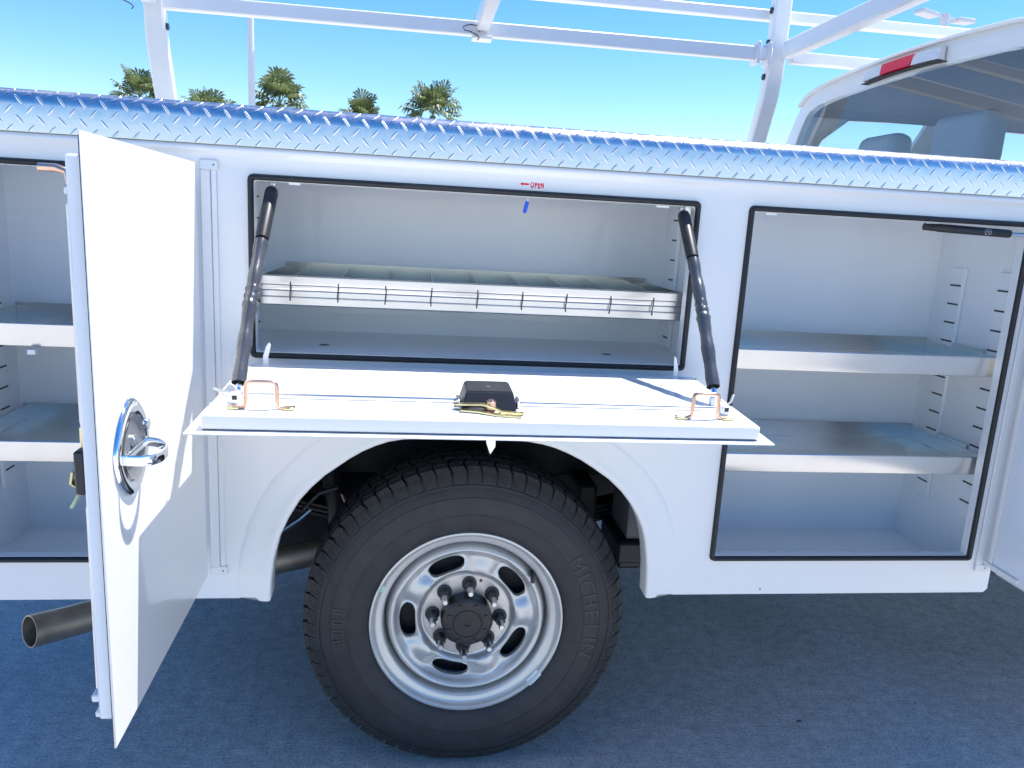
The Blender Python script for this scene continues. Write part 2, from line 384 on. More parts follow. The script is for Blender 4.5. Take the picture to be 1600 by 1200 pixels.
for row in range(5):
    s = .0035+row*.0182; sg = 0 if row == 0 else (1 if row % 2 == 0 else -1)
    y, z, ny, nz = cap_pt(s); th = math.atan2(nz, -ny)
    x = -.858 + (row % 2)*pitch_x/2 - pitch_x*5
    while x < capx1-.012:
        if x > -.862:
            o = link('tread_bar', barm[sg], None, cap, loc=(x, y, z)); o.rotation_euler = (-th, 0, 0)
        elif x > capx0+.012:
            n0 = len(extra.verts); extra.from_mesh(barm[sg]); extra.verts.ensure_lookup_table()
            bmesh.ops.transform(extra, matrix=Matrix.Translation((x, y, z)) @ Matrix.Rotation(-th, 4, 'X'), verts=extra.verts[n0:])
        x += pitch_x
ex = finish('tread_relief', extra, 'alu', cap); ex['kind'] = 'stuff'

# --- compartment interiors
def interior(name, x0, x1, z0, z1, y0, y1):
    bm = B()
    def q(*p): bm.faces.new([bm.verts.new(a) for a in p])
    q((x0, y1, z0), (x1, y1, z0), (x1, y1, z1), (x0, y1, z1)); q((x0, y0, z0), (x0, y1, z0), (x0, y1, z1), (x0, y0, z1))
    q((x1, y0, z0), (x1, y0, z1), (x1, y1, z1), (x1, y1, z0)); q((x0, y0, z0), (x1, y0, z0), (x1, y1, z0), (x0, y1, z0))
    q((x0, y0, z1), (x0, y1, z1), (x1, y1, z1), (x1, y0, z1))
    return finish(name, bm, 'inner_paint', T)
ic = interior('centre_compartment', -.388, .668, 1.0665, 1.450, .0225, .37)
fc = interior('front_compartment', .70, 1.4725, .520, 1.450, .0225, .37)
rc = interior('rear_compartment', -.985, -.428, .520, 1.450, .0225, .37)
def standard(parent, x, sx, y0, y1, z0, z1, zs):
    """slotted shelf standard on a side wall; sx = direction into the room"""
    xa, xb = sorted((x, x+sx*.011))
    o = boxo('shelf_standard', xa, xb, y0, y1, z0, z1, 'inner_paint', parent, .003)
    for z in zs:
        xs = x+sx*.0112
        boxo('slot', min(xs, xs+sx*.0006), max(xs, xs+sx*.0006), y0+.006, y1-.004, z-.0022, z+.0022, 'black_plastic', parent)
zs_f = [1.269-.0505*k for k in range(12)]
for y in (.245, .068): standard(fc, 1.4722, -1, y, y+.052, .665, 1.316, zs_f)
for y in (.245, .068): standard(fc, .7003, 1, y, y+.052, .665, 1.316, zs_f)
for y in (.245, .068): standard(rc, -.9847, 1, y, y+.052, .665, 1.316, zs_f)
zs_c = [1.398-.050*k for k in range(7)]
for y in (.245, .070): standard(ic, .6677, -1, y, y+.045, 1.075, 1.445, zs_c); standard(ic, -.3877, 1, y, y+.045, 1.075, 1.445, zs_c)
for x in (-.205, .471):
    bm = B(); lathe_v = [bm.verts.new((x+.012*math.cos(t*math.pi/10), .146+.012*math.sin(t*math.pi/10), 1.0672)) for t in range(20)]; bm.faces.new(lathe_v)
    finish('drain_hole', bm, 'black_plastic', ic)
# white clips and LED stubs under the head of the openings
for x0, x1, z in ((-.262, -.240, 1.4245), (.520, .548, 1.4235)):
    boxo('clip', x0, x1, .006, .018, z-.004, z, 'sticker', ic)
boxo('clip', .772, .798, .006, .018, 1.4175, 1.4215, 'sticker', fc)
boxo('strut_bracket', .578, .600, .012, .020, 1.396, 1.424, 'galv', ic)

# --- trays
def tray(x0, x1, y0, y1, zb, zf, zk, name='shelf_tray'):
    """galvanised tray: floor, front lip, sides, back"""
    t = .0016
    bm = B(); box(bm, x0, x1, y0, y1, zb+.004, zb+.004+t)
    o = finish(name, bm, 'galv', T)
    bm = B(); extrude_x(bm, [(y0-.0005, zb), (y0-.002, zb+.002), (y0-.002, zf-.002), (y0, zf), (y0+.003, zf), (y0+.006, zf-.003), (y0+.006, zf-.008), (y0+.0045, zf-.008), (y0+.0045, zf-.004), (y0+.001, zf-.004), (y0+.001, zb+.003), (y0+.006, zb+.003), (y0+.006, zb)], x0-.001, x1+.001)
    finish('front_lip', bm, 'galv', o, auto=40)
    boxo('back_upstand', x0, x1, y1-t, y1, zb+.0062, zk, 'galv', o)
    for x in (x0, x1-t): boxo('side_upstand', x, x+t, y0+.008, y1-.002, zb+.0062, zf-.004, 'galv', o)
    return o
for z0, z1 in ((1.062, 1.110), (.809, .855)):
    t_ = tray(.716, 1.4585, .033, .352, z0, z1, z1+.004)
    bm = B(); box(bm, 1.459, 1.4615, .125, .245, z1-.012, z1+.006); finish('hook_plate', bm, 'galv', t_)
    t_ = tray(-.970, -.445, .033, .352, z0, z1, z1+.004)
boxo('clip', -.795, -.780, .020, .030, 1.046, 1.056, 'sticker', rc)
# divider tray
bm = B(); box(bm, -.326, .616, .052, .35, 1.170, 1.1716); dt = finish('divider_tray', bm, 'galv', T)
bm = B(); extrude_x(bm, [(.046, 1.168), (.044, 1.170), (.044, 1.184), (.0455, 1.1855), (.050, 1.187), (.050, 1.198), (.0465, 1.2), (.0455, 1.202), (.0455, 1.2105), (.0425, 1.213), (.042, 1.215), (.042, 1.230), (.044, 1.232), (.056, 1.232), (.058, 1.230), (.058, 1.226), (.0545, 1.226), (.0545, 1.1665)], -.328, .620)
finish('front_rail', bm, 'galv', dt, auto=35)
boxo('back_upstand', -.326, .616, .350, .3516, 1.172, 1.244, 'galv', dt)
for x in (-.326, .6145): boxo('side_upstand', x, x+.0016, .058, .349, 1.172, 1.232, 'galv', dt)
for k in range(9):
    x = -.2642+.1012*k
    bm = B()
    P = [(.060, 1.173), (.348, 1.173), (.348, 1.238), (.300, 1.238), (.062, 1.228)]
    a = [bm.verts.new((x, y, z)) for y, z in P]; b_ = [bm.verts.new((x+.0012, y, z)) for y, z in P]
    bm.faces.new(a); bm.faces.new(b_[::-1])
    for i in range(5): bm.faces.new((a[i], b_[i], b_[(i+1) % 5], a[(i+1) % 5]))
    dv = finish('divider', bm, 'galv', dt)
    j = random.uniform(-.002, .002)
    tubeo('divider_clip', [(x-.001, .0415, 1.2185), (x+j, .0395, 1.204), (x-.0015+j, .0415, 1.190), (x-.002, .0425, 1.178)], .0013, 'black_plastic', dt, 6)

# ------------------------------------------------------------ rear compartment door (open)
# local frame: origin at hinge, u = out from the body, n = outward skin normal (+x)
hx0, hs0, hx1, hs1 = -.437, .018, -.423, .592
du = Vector((hx1-hx0, -(hs1-hs0), 0)); DW = du.length; du.normalize(); dn = Vector((-du.y, du.x, 0))   # dn ~ +x
def D(u, n, z): return Vector((hx0, -hs0, 0))+du*u+dn*n+Vector((0, 0, z))
def dbox(name, u0, u1, n0, n1, z0, z1, m, parent, bev=0):
    bm = B(); box(bm, u0, u1, n0, n1, z0, z1, bev)
    for v in bm.verts: v.co = D(v.co.x, v.co.y, v.co.z)
    bmesh.ops.recalc_face_normals(bm, faces=bm.faces[:]); return finish(name, bm, m, parent, auto=40 if bev else None)
door = dbox('compartment_door', 0, DW, -.003, 0, .566, 1.452, 'door_paint', T, .0012)
dbox('door_flange', DW-.020, DW-.004, -.0052, -.0033, .571, 1.447, 'rubber_seal', door)
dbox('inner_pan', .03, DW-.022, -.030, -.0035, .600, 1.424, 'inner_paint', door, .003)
# chrome recessed handle: bezel, dish, folding ring
HU, HZ = .452, 1.000
bm = B()
pr = [(.0770, .0), (.0765, .004), (.073, .0065), (.064, .0072), (.0565, .0060), (.0525, .001), (.051, -.003)]
lathe(bm, pr, 56)
def lens_r(e):          # pointed-oval outline
    r = math.hypot(e.x, e.z)
    if r < 1e-5: return 1
    cx_, cz_ = abs(e.x/r), abs(e.z/r); k = (cx_**1.62+cz_**1.62)**(-1/1.62); return k*1.03
for v in bm.verts:
    e = v.co.copy(); q = lens_r(e); v.co = D(HU+e.x*q*.94, .0008+e.y, HZ+e.z*q*.98)
bmesh.ops.recalc_face_normals(bm, faces=bm.faces[:])
bez = finish('handle_bezel', bm, 'chrome', door, auto=50)
bm = B(); lathe(bm, [(.0512, -.0025), (.049, -.0045), (.043, -.008), (.03, -.009), (.0005, -.009)], 56)
for v in bm.verts:
    e = v.co.copy(); q = lens_r(e); v.co = D(HU+e.x*q*.94, .0008+e.y*.8+.0088, HZ+e.z*q*.98)
bmesh.ops.recalc_face_normals(bm, faces=bm.faces[:]); finish('handle_dish', bm, 'dish_grey', door, auto=50)
# folding ring: flat band bent to a D, standing out from the door
def band(pts, w, t, name, m, parent):
    bm = B(); rings = []
    for i, (u, n, z) in enumerate(pts):
        a = Vector(pts[max(i-1, 0)]); c = Vector(pts[min(i+1, len(pts)-1)]); tg = (c-a).normalized(); wv = Vector((0, 0, 1)); wv = (wv-tg*wv.dot(tg)).normalized(); nv = tg.cross(wv)
        p = Vector((u, n, z)); rr = []
        for s1, s2 in ((-.8, -1), (.8, -1), (1, -.6), (1, .6), (.8, 1), (-.8, 1), (-1, .6), (-1, -.6)):
            q = p+wv*(s1*w/2)+nv*(s2*t/2); rr.append(bm.verts.new(D(*q)))
        rings.append(rr)
    for A, C in zip(rings, rings[1:]):
        for k in range(8): bm.faces.new((A[k], A[(k+1) % 8], C[(k+1) % 8], C[k]))
    bm.faces.new(rings[0][::-1]); bm.faces.new(rings[-1]); bmesh.ops.recalc_face_normals(bm, faces=bm.faces[:])
    return finish(name, bm, m, parent, auto=50)
pts = [(HU+.050, .002, HZ-.006)]
for k in range(0, 21):
    t = math.pi*k/20; pts.append((HU+.050*math.cos(t), .010+.040*math.sin(t)**.75, HZ-.006-.005*math.sin(t)))
pts.append((HU-.050, .002, HZ-.006))
band(pts, .016, .0045, 'pull_ring', 'chrome', door)
band([(HU+.050, .010, HZ-.004), (HU, .011, HZ-.002), (HU-.050, .010, HZ-.004)], .012, .004, 'ring_bar', 'chrome', door)
bm = B(); tube(bm, [D(HU+.053, .004, HZ-.006), D(HU-.053, .004, HZ-.006)], .006, 12); finish('ring_hinge', bm, 'chrome', door, auto=40)
bm = B(); tube(bm, [D(HU-.005, -.008, HZ+.008), D(HU-.005, .006, HZ+.008)], .011, 16); tube(bm, [D(HU-.005, .006, HZ+.008), D(HU-.005, .0065, HZ+.008)], .006, 12); finish('key_lock', bm, 'steel', door, auto=40)
bm = B(); tube(bm, [D(HU-.055, .004, HZ+.022), D(HU-.055, .012, HZ+.022)], .009, 12); finish('ring_stop', bm, 'chrome', door, auto=40)
# inside of the door: rods, latch
tubeo('latch_rod', [D(.527, -.037, 1.36), D(.527, -.037, 1.06), D(.522, -.035, 1.03)], .004, 'steel', door, 8)
tubeo('latch_rod', [D(.524, -.037, .93), D(.527, -.037, .64)], .004, 'steel', door, 8)
bm = B()
pp = [D(.521, -.040, 1.05), D(.522, -.040, 1.0), D(.530, -.052, .985), D(.528, -.056, .97), D(.520, -.046, .955), D(.528, -.058, .93)]
beam(bm, pp, .012, .004, (0, 1, 0)); bmesh.ops.recalc_face_normals(bm, faces=bm.faces[:]); finish('latch_lever', bm, 'zinc', door)
dbox('latch_body', .49, .545, -.046, -.0305, .955, 1.02, 'black_plastic', door, .003)
bm = B(); tube(bm, [D(.530, -.032, 1.386), D(.523, -.038, 1.402), D(.523, -.052, 1.406), D(.52, -.074, 1.406)], .0055, 10); finish('rod_hook', bm, 'copper', door, auto=40)
dbox('rod_guide', .505, .535, -.040, -.0305, 1.372, 1.384, 'steel', door, .002)
dbox('catch_tab', .510, .540, -.044, -.0305, .622, .634, 'sticker', door, .002); dbox('catch_tab', .515, .540, -.040, -.0305, .596, .606, 'sticker', door, .002)

# front compartment door (open, only its inner face near the hinge shows)
fx0, fs0, fx1, fs1 = 1.490, .016, 1.470, .735
du2 = Vector((fx1-fx0, -(fs1-fs0), 0)); FW = du2.length; du2.normalize(); dn2 = Vector((-du2.y, du2.x, 0))
def fbox(name, u0, u1, n0, n1, z0, z1, m, parent, bev=0):
    bm = B(); box(bm, u0, u1, n0, n1, z0, z1, bev)
    for v in bm.verts: v.co = Vector((fx0, -fs0, 0))+du2*v.co.x+dn2*v.co.y+Vector((0, 0, v.co.z))
    bmesh.ops.recalc_face_normals(bm, faces=bm.faces[:]); return finish(name, bm, m, parent, auto=40 if bev else None)
d2 = fbox('compartment_door', 0, FW, 0, .003, .560, 1.455, 'door_paint', T, .001)
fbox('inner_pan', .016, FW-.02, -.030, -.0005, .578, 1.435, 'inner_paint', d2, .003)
fbox('door_flange', .004, .0155, -.016, -.0005, .572, 1.44, 'rubber_seal', d2)
fbox('door_flange', .016, FW-.01, -.010, -.0005, .5705, .5775, 'rubber_seal', d2)
fbox('door_stay', -.004, .11, -.036, -.0305, .588, .596, 'sticker', d2)

# ------------------------------------------------------------ drop-down door (flip door)
# local frame: u = out from body, slight downward slope
fa = math.atan2(1.033-1.010, .408)
def Fp(x, s, h): 
    s0 = s-.016
    return Vector((x, -.016-math.cos(fa)*s0-math.sin(fa)*h*0, 1.033-math.sin(fa)*s0+h))
def flbox(name, x0, x1, s0, s1, h0, h1, m, parent, bev=0):
    bm = B(); box(bm, x0, x1, s0, s1, h0, h1, bev)
    for v in bm.verts: v.co = Fp(v.co.x, v.co.y, v.co.z)
    bmesh.ops.recalc_face_normals(bm, faces=bm.faces[:]); return finish(name, bm, m, parent, auto=40 if bev else None)
fd = flbox('drop_door', -.362, .641, .016, .425, -.003, 0, 'door_paint', T, .0012)
flbox('door_flange', -.336, .615, .030, .4065, .0003, .0014, 'rubber_seal', fd)
flbox('inner_panel', -.338, .617, .060, .4105, .0018, .0265, 'door_paint', fd, .0025)
flbox('hinge_leaf', -.335, .612, .004, .0155, -.004, .010, 'paint', fd, .002)
for x in (-.336, .616): pass
# creased rib near the front edge
flbox('rib', -.30, .58, .366, .3675, .0267, .0275, 'paint', fd)
# latch rods along x
tubeo('latch_rod', [Fp(-.352, .262, .029), Fp(-.335, .285, .031), Fp(-.31, .306, .0325), Fp(.085, .306, .0325)], .003, 'steel', fd, 8)
tubeo('latch_rod', [Fp(.185, .318, .0325), Fp(.585, .318, .0325), Fp(.612, .285, .034), Fp(.626, .262, .042)], .003, 'steel', fd, 8)
# prongs at the hinge side
for x, sg in ((-.300, 1), (.578, -1)):
    bm = B(); pts_ = [(-.006, .0), (.005, .0), (.0045, .03), (.004+sg*.006, .056), (sg*.007, .060), (sg*.004-.003, .052), (-.0055, .03)]
    a = [bm.verts.new(Fp(x+u, .058, .012+h)) for u, h in pts_]; b_ = [bm.verts.new(Fp(x+u+sg*.002, .064, .012+h)) for u, h in pts_]
    n = len(pts_); bm.faces.new(a); bm.faces.new(b_[::-1])
    for i in range(n): bm.faces.new((a[i], b_[i], b_[(i+1) % n], a[(i+1) % n]))
    bmesh.ops.recalc_face_normals(bm, faces=bm.faces[:]); finish('hinge_prong', bm, 'sticker', fd)
# U shaped rod guides
for x0, x1 in ((-.274, -.224), (.503, .550)):
    pts_ = [(x0-.027, .0285), (x0-.010, .0285), (x0-.002, .0315), (x0, .039), (x0, .066), (x0+.002, .0715), (x0+.008, .0735), (x1-.008, .0735), (x1-.002, .0715), (x1, .066), (x1, .039), (x1+.002, .0315), (x1+.010, .0285), (x1+.027, .0285)]
    tubeo('striker_loop', [Fp(x, .372, h) for x, h in pts_], .0037, 'copper', fd, 10)
    for x in (x0-.020, x1+.020): flbox('loop_foot', x-.010, x+.010, .364, .380, .0267, .0315, 'zinc', fd, .001)
for x in (-.299, .578): 
    flbox('rod_clamp', x-.008, x+.008, .330, .346, .0267, .044, 'sticker', fd, .002); flbox('clamp_nut', x-.004, x+.005, .3295, .3465, .033, .0415, 'black_plastic', fd, .001)
# strut brackets
for x in (-.306, .576): flbox('strut_stud', x-.005, x+.005, .276, .286, .0267, .043, 'sticker', fd, .001)
# black latch box with zinc levers
bm = B()
lo = [(.088, .258), (.188, .258), (.188, .352), (.088, .352)]; hi = [(.097, .264), (.179, .264), (.180, .338), (.096, .338)]
A = [bm.verts.new(Fp(x, s, .0267)) for x, s in lo]; C = [bm.verts.new(Fp(x, s, .058)) for x, s in hi]
for i in range(4): bm.faces.new((A[i], A[(i+1) % 4], C[(i+1) % 4], C[i]))
bm.faces.new(C); bm.faces.new(A[::-1]); bmesh.ops.recalc_face_normals(bm, faces=bm.faces[:])
bmesh.ops.bevel(bm, geom=bm.edges[:], offset=.0025, segments=2, affect='EDGES'); lb = finish('latch_box', bm, 'black_plastic', fd, auto=40)
bm = B(); tube(bm, [Fp(.138, .306, .0575), Fp(.138, .306, .0588)], .0045, 12); finish('latch_box_screw', bm, 'steel', fd)
def lever(pts_, w, t, m):
    bm = B(); beam(bm, [Fp(*p) for p in pts_], w, t, (0, -1, 0)); bmesh.ops.recalc_face_normals(bm, faces=bm.faces[:]); finish('latch_lever', bm, m, fd, auto=30)
lever([(.076, .345, .036), (.100, .355, .039), (.125, .362, .041), (.140, .366, .037), (.158, .368, .030), (.196, .372, .0295)], .014, .003, 'zinc')
lever([(.085, .362, .030), (.115, .366, .0295), (.150, .382, .0285), (.190, .388, .0285)], .012, .003, 'zinc')
lever([(.078, .340, .030), (.10, .350, .030), (.13, .352, .030)], .018, .002, 'steel')
bm = B(); tube(bm, [Fp(.140, .352, .030), Fp(.140, .352, .044)], [.010, .009], 12); tube(bm, [Fp(.140, .352, .044), Fp(.140, .352, .047)], [.007, .005], 12); finish('latch_pivot', bm, 'copper', fd, auto=40)
for x in (.083, .192): flbox('latch_ear', x-.003, x+.003, .300, .335, .0267, .040, 'steel', fd, .001)
# paddle blade hanging under the front edge
bm = B(); pts_ = [(-.0095, 0), (.0095, 0), (.0095, -.028), (.001, -.042), (-.0065, -.022)]
a = [bm.verts.new((.1405+u, -.362, 1.006+h)) for u, h in pts_]; b_ = [bm.verts.new((.1405+u, -.356, 1.006+h)) for u, h in pts_]
bm.faces.new(a); bm.faces.new(b_[::-1])
for i in range(5): bm.faces.new((a[i], b_[i], b_[(i+1) % 5], a[(i+1) % 5]))
bmesh.ops.recalc_face_normals(bm, faces=bm.faces[:]); finish('door_pull', bm, 'chrome', fd)

# --- gas struts of the drop door (shrink-film sleeves)
def strut(Ft, Tp, sg):
    Ft, Tp = Vector(Ft), Vector(Tp); v = Tp-Ft
    bend = Vector((sg*.003, -.007, 0))
    def pt(f): return Ft+v*f+bend*math.sin(math.pi*f)
    s = tubeo('gas_strut', [pt(f) for f in (.02, .1, .3, .5, .7, .985)], .0045, 'steel', T, 10)
    tubeo('strut_cylinder', [pt(f) for f in (.70, .72, .95, .965, .975)], [.0128, .0134, .0134, .012, .006], 'black_plastic', s, 18)
    fs = [.012+.675*k/46 for k in range(47)]
    bm = B(); P = [pt(f) for f in fs]; rs = []
    for f in fs:
        r = .0124+.0009*math.sin(f*40)
        if .36 < f < .45: r += .0018*math.sin((f-.36)*math.pi/.09*5)+.0006
        rs.append(r)
    tube(bm, P, rs, 20, cap=False)
    for v_ in bm.verts:
        n_ = random.random(); v_.co += Vector((random.uniform(-1, 1), random.uniform(-1, 1), 0))*.0004
        f = (v_.co-Ft).dot(v)/v.length_squared
        if .36 < f < .45: v_.co += Vector((random.uniform(-1, 1), random.uniform(-1, 1), random.uniform(-1, 1)))*.0014
    finish('film_sleeve', bm, 'film', s, smooth=True)
    tubeo('ball_end', [pt(-.02), pt(.045)], .0052, 'chrome', s, 10)
    bm = B(); bmesh.ops.create_uvsphere(bm, u_segments=12, v_segments=8, radius=.0075, matrix=Matrix.Translation(Tp)); tube(bm, [Tp, Tp+Vector((0, .02, 0))], .003, 8); finish('ball_stud', bm, 'steel', s, smooth=True)
strut((-.306, -.280, 1.058), (-.294, .012, 1.420), -1)
strut((.576, -.280, 1.076), (.580, .012, 1.420), 1)
# gas strut of the front compartment
s = tubeo('gas_strut', [(1.17, .02, 1.4125), (1.52, -.045, 1.401)], .004, 'steel', T, 8)
A_, B__ = Vector((1.182, .0178, 1.4121)), Vector((1.358, -.0149, 1.4064))
tubeo('strut_cylinder', [A_, A_.lerp(B__, .06), A_.lerp(B__, .1), A_.lerp(B__, .97), B__], [.0085, .0085, .0095, .0095, .0085], 'black_plastic', s, 18)
tubeo('ball_end', [(1.166, .021, 1.4127), (1.186, .017, 1.4120)], .008, 'black_plastic', s, 14)
tubeo('ball_stud', [(1.173, .020, 1.413), (1.173, .020, 1.434)], .004, 'steel', s, 8)
dirx = (B__-A_).normalized(); upv = Vector((0, 0, 1)); upv = (upv-dirx*upv.dot(dirx)).normalized(); nrm = upv.cross(dirx); nrm = -nrm if nrm.y > 0 else nrm
def on_strut(f, x, y, ex=.0002):
    ang = y/.0095; return A_.lerp(B__, f)+dirx*x+upv*(math.sin(ang)*(.0095+ex))+nrm*(math.cos(ang)*(.0095+ex))
bm = B(); text_geo(bm, 'M', .009, lambda x, y, z: on_strut(.70, x, y-.004)); 
for k in range(24):
    t0, t1 = 2*math.pi*k/24, 2*math.pi*(k+1)/24
    bm.faces.new([bm.verts.new(on_strut(.70, r*math.cos(t), r*math.sin(t)-.0008)) for r, t in ((.0066, t0), (.0074, t0), (.0074, t1), (.0066, t1))])
finish('strut_mark', bm, 'white_print', s)

# ------------------------------------------------------------ wheel
WX, WZ, R0 = .152, .397, .402
YF = .062                                     # rim flange plane
def make_wheel(flip=False):
    W = empty('wheel', (WX, .17, WZ)); W.parent = T; W.location = Vector((WX, .17, WZ))-WL[T.name]
    # tyre carcass
    prof = [(.238, .006), (.243, -.004), (.252, -.010), (.262, -.0125), (.275, -.016), (.288, -.0185), (.2885, -.0200), (.291, -.0202), (.2915, -.0190), (.312, -.0190), (.330, -.0168), (.3305, -.0182), (.333, -.0180), (.3335, -.0163), (.345, -.0125), (.3555, -.006), (.356, -.0078), (.360, -.0066), (.3615, -.0045), (.372, .004), (.382, .013), (.388, .022), (.391, .06), (.3915, .115), (.391, .17), (.388, .208), (.375, .224), (.34, .244), (.30, .25), (.25, .235), (.238, .22)]
    bm = B(); lathe(bm, prof, 120, YF, WX, WZ); bmesh.ops.recalc_face_normals(bm, faces=bm.faces[:])
    for v in bm.verts:
        if v.co.z < .003: v.co.z = .003
    finish('tyre', bm, 'tyre_rubber', W, auto=32)
    # tread: shoulder lugs, ribs with sipes
    bm = B(); rnd = random.Random(3)
    def block(t0, t1, prof_yr, depth, skew=0):
        """prof_yr: list of (y, r) across the block"""
        top = []; bot = []
        for i, (y, r) in enumerate(prof_yr):
            sk = skew*i/(len(prof_yr)-1)
            top.append([(t0+sk, y, r), (t1+sk, y, r)]); bot.append([(t0+sk, y, r-depth), (t1+sk, y, r-depth)])
        def v(p): 
            t, y, r = p; return bm.verts.new((WX+r*math.cos(t), YF+y, max(WZ+r*math.sin(t), .0015)))
        tv = [[v(p) for p in row] for row in top]; bv = [[v(p) for p in row] for row in bot]
        for i in range(len(tv)-1):
            bm.faces.new((tv[i][0], tv[i][1], tv[i+1][1], tv[i+1][0]))
            bm.faces.new((tv[i][0], tv[i+1][0], bv[i+1][0], bv[i][0])); bm.faces.new((tv[i][1], bv[i][1], bv[i+1][1], tv[i+1][1]))
        bm.faces.new((tv[0][0], bv[0][0], bv[0][1], tv[0][1])); bm.faces.new((tv[-1][0], tv[-1][1], bv[-1][1], bv[-1][0]))
    N = 66; st_ = 2*math.pi/N
    for k in range(N):
        t = k*st_; L = st_*(.80 if k % 3 else .86)
        # shoulder: side face with fine grooves + crown part
        block(t, t+L, [(.0165, .3905), (.024, .3985), (.040, .4012)], .012, .02)
        block(t, t+L, [(-.0015, .3655), (.006, .3765), (.0155, .3885)], .009, 0)
        for q in range(5):
            a0 = t+L*(q+.12)/5; block(a0, a0+L*.14, [(-.0022, .3665), (.0055, .378), (.0135, .388)], .006, 0)
        for q, (y0, y1) in enumerate(((.047, .082), (.089, .122), (.129, .163))):
            o_ = st_*(.3*q+.15)
            block(t+o_, t+o_+st_*.84, [(y0, .4018), ((y0+y1)/2, .4022), (y1, .4018)], .011, .018*(1 if q % 2 else -1))
        block(t+.02, t+.02+L, [(.170, .4012), (.188, .3985), (.205, .389)], .012, -.02)
    bmesh.ops.recalc_face_normals(bm, faces=bm.faces[:]); finish('tread', bm, 'tread_rubber', W)
    # sidewall lettering
    bm = B(); letters = 'MICHELIN'; wid = {'M': 1.12, 'I': .55}
    tot = sum(wid.get(c, .95) for c in letters); a = rad(36); span = rad(52)
    for c in letters:
        w = wid.get(c, .95)/tot*span; am = a-w/2; a -= w
        def to3(x, y, z, am=am):
            r = .2925+y*1.0; th = am-(x*1.05)/.31
            return (WX+r*math.cos(th), YF-.0196-z*.6, WZ+r*math.sin(th))
        text_geo(bm, c, .049, to3, .0016)
    bmesh.ops.recalc_face_normals(bm, faces=bm.faces[:]); finish('sidewall_lettering', bm, 'tyre_letter', W)
    bm = B()
    for a0 in (rad(170.5), rad(175.5), rad(180.5), rad(185.5)):
        for r0, r1, b0, b1 in ((.297, .301, 0, .066), (.321, .325, 0, .066), (.301, .321, 0, .012), (.301, .321, .030, .040)):
            P = [(r0, a0+b0), (r1, a0+b0), (r1, a0+b1), (r0, a0+b1)]
            f1 = [bm.verts.new((WX+r*math.cos(t), YF-.0206, WZ+r*math.sin(t))) for r, t in P]; f2 = [bm.verts.new(v.co+Vector((0, .003, 0))) for v in f1]
            bm.faces.new(f1)
            for i in range(4): bm.faces.new((f1[i], f2[i], f2[(i+1) % 4], f1[(i+1) % 4]))
    bmesh.ops.recalc_face_normals(bm, faces=bm.faces[:]); finish('sidewall_block', bm, 'tyre_letter', W)
    # rim: flange and barrel
    prof = [(.232, .016), (.2395, .010), (.2405, .003), (.2385, -.0025), (.234, -.0035), (.2305, -.0005), (.2285, .006), (.2265, .012), (.2215, .0145), (.2125, .0155), (.2085, .018), (.206, .024), (.2045, .040), (.203, .060), (.200, .072), (.188, .085), (.186, .18), (.21, .21)]
    bm = B(); lathe(bm, prof, 120, YF, WX, WZ); bmesh.ops.recalc_face_normals(bm, faces=bm.faces[:]); rim = finish('rim', bm, 'rim_silver', W, auto=50)
    # wheel disc with five slots, built on a polar grid fitted to the slots
    slots = [rad(112-72*k) for k in range(5)]
    def prof_y(r):
        K = [(.0, .046), (.108, .046), (.1125, .0455), (.1155, .042), (.119, .036), (.125, .031), (.137, .033), (.152, .037), (.166, .037), (.1735, .030), (.1785, .021), (.184, .0165), (.1895, .018), (.194, .026), (.1985, .042), (.2015, .058), (.203, .07)]
        for (a_, ya), (b2, yb) in zip(K, K[1:]):
            if a_ <= r <= b2:
                f = (r-a_)/(b2-a_); f = f*f*(3-2*f) if False else f; return ya+(yb-ya)*f
        return K[-1][1]
    def surf(r, t):
        y = prof_y(r)
        # bosses between the slots rise, pockets round the slots sink
        dmin = min(abs((t-s_+math.pi) % (2*math.pi)-math.pi) for s_ in slots)
        wgt = math.exp(-((r-.146)/.026)**2)
        y += wgt*(.007 if dmin < rad(20) else .007-.016*min(1, (dmin-rad(20))/rad(9)))
        return Vector((WX+r*math.cos(t), YF+y, WZ+r*math.sin(t)))
    rr_ = [.104, .107, .109, .111, .113, .115, .1175, .120, .1225]; ro_ = [.1700, .1725, .175, .1775, .180, .1825, .185, .188, .191, .194, .197, .2, .203]
    bm = B(); NA = 180
    vin = [[bm.verts.new(surf(r, 2*math.pi*k/NA+slots[0])) for k in range(NA)] for r in rr_]
    vout = [[bm.verts.new(surf(r, 2*math.pi*k/NA+slots[0])) for k in range(NA)] for r in ro_]
    for G in (vin, vout):
        for A, C in zip(G, G[1:]):
            for k in range(NA): bm.faces.new((A[k], A[(k+1) % NA], C[(k+1) % NA], C[k]))
    # middle band: each 72 degree sector is a ring-mesh from the slot outline to the sector outline
    seg = NA//5; ri, ro = rr_[-1], ro_[0]
    for si, s_ in enumerate(slots):
        kc = (-si*seg) % NA
        ks = [(kc-seg//2+j) % NA for j in range(seg+1)]
        loop = [vin[-1][k] for k in ks]
        tR = s_+math.pi/5; tL = s_-math.pi/5
        NR = 9
        def edgecol(t, key, cache={}):
            if (id(bm), key) not in cache: cache[(id(bm), key)] = [bm.verts.new(surf(ri+(ro-ri)*j/NR, t)) for j in range(1, NR)]
            return cache[(id(bm), key)]
        colR = edgecol(tR, (si-1) % 5); colL = edgecol(tL, si)
        loop = loop+colR+[vout[0][k] for k in ks][::-1]+colL[::-1]
        c = Vector((math.cos(s_), 0, math.sin(s_))); tang = Vector((-math.sin(s_), 0, math.cos(s_))); ctr = Vector((WX, 0, WZ))
        def rt_(v):
            d = v.co-ctr; r = math.hypot(d.x, d.z); t = math.atan2(d.z, d.x); dt_ = (t-s_+math.pi) % (2*math.pi)-math.pi; return r, dt_
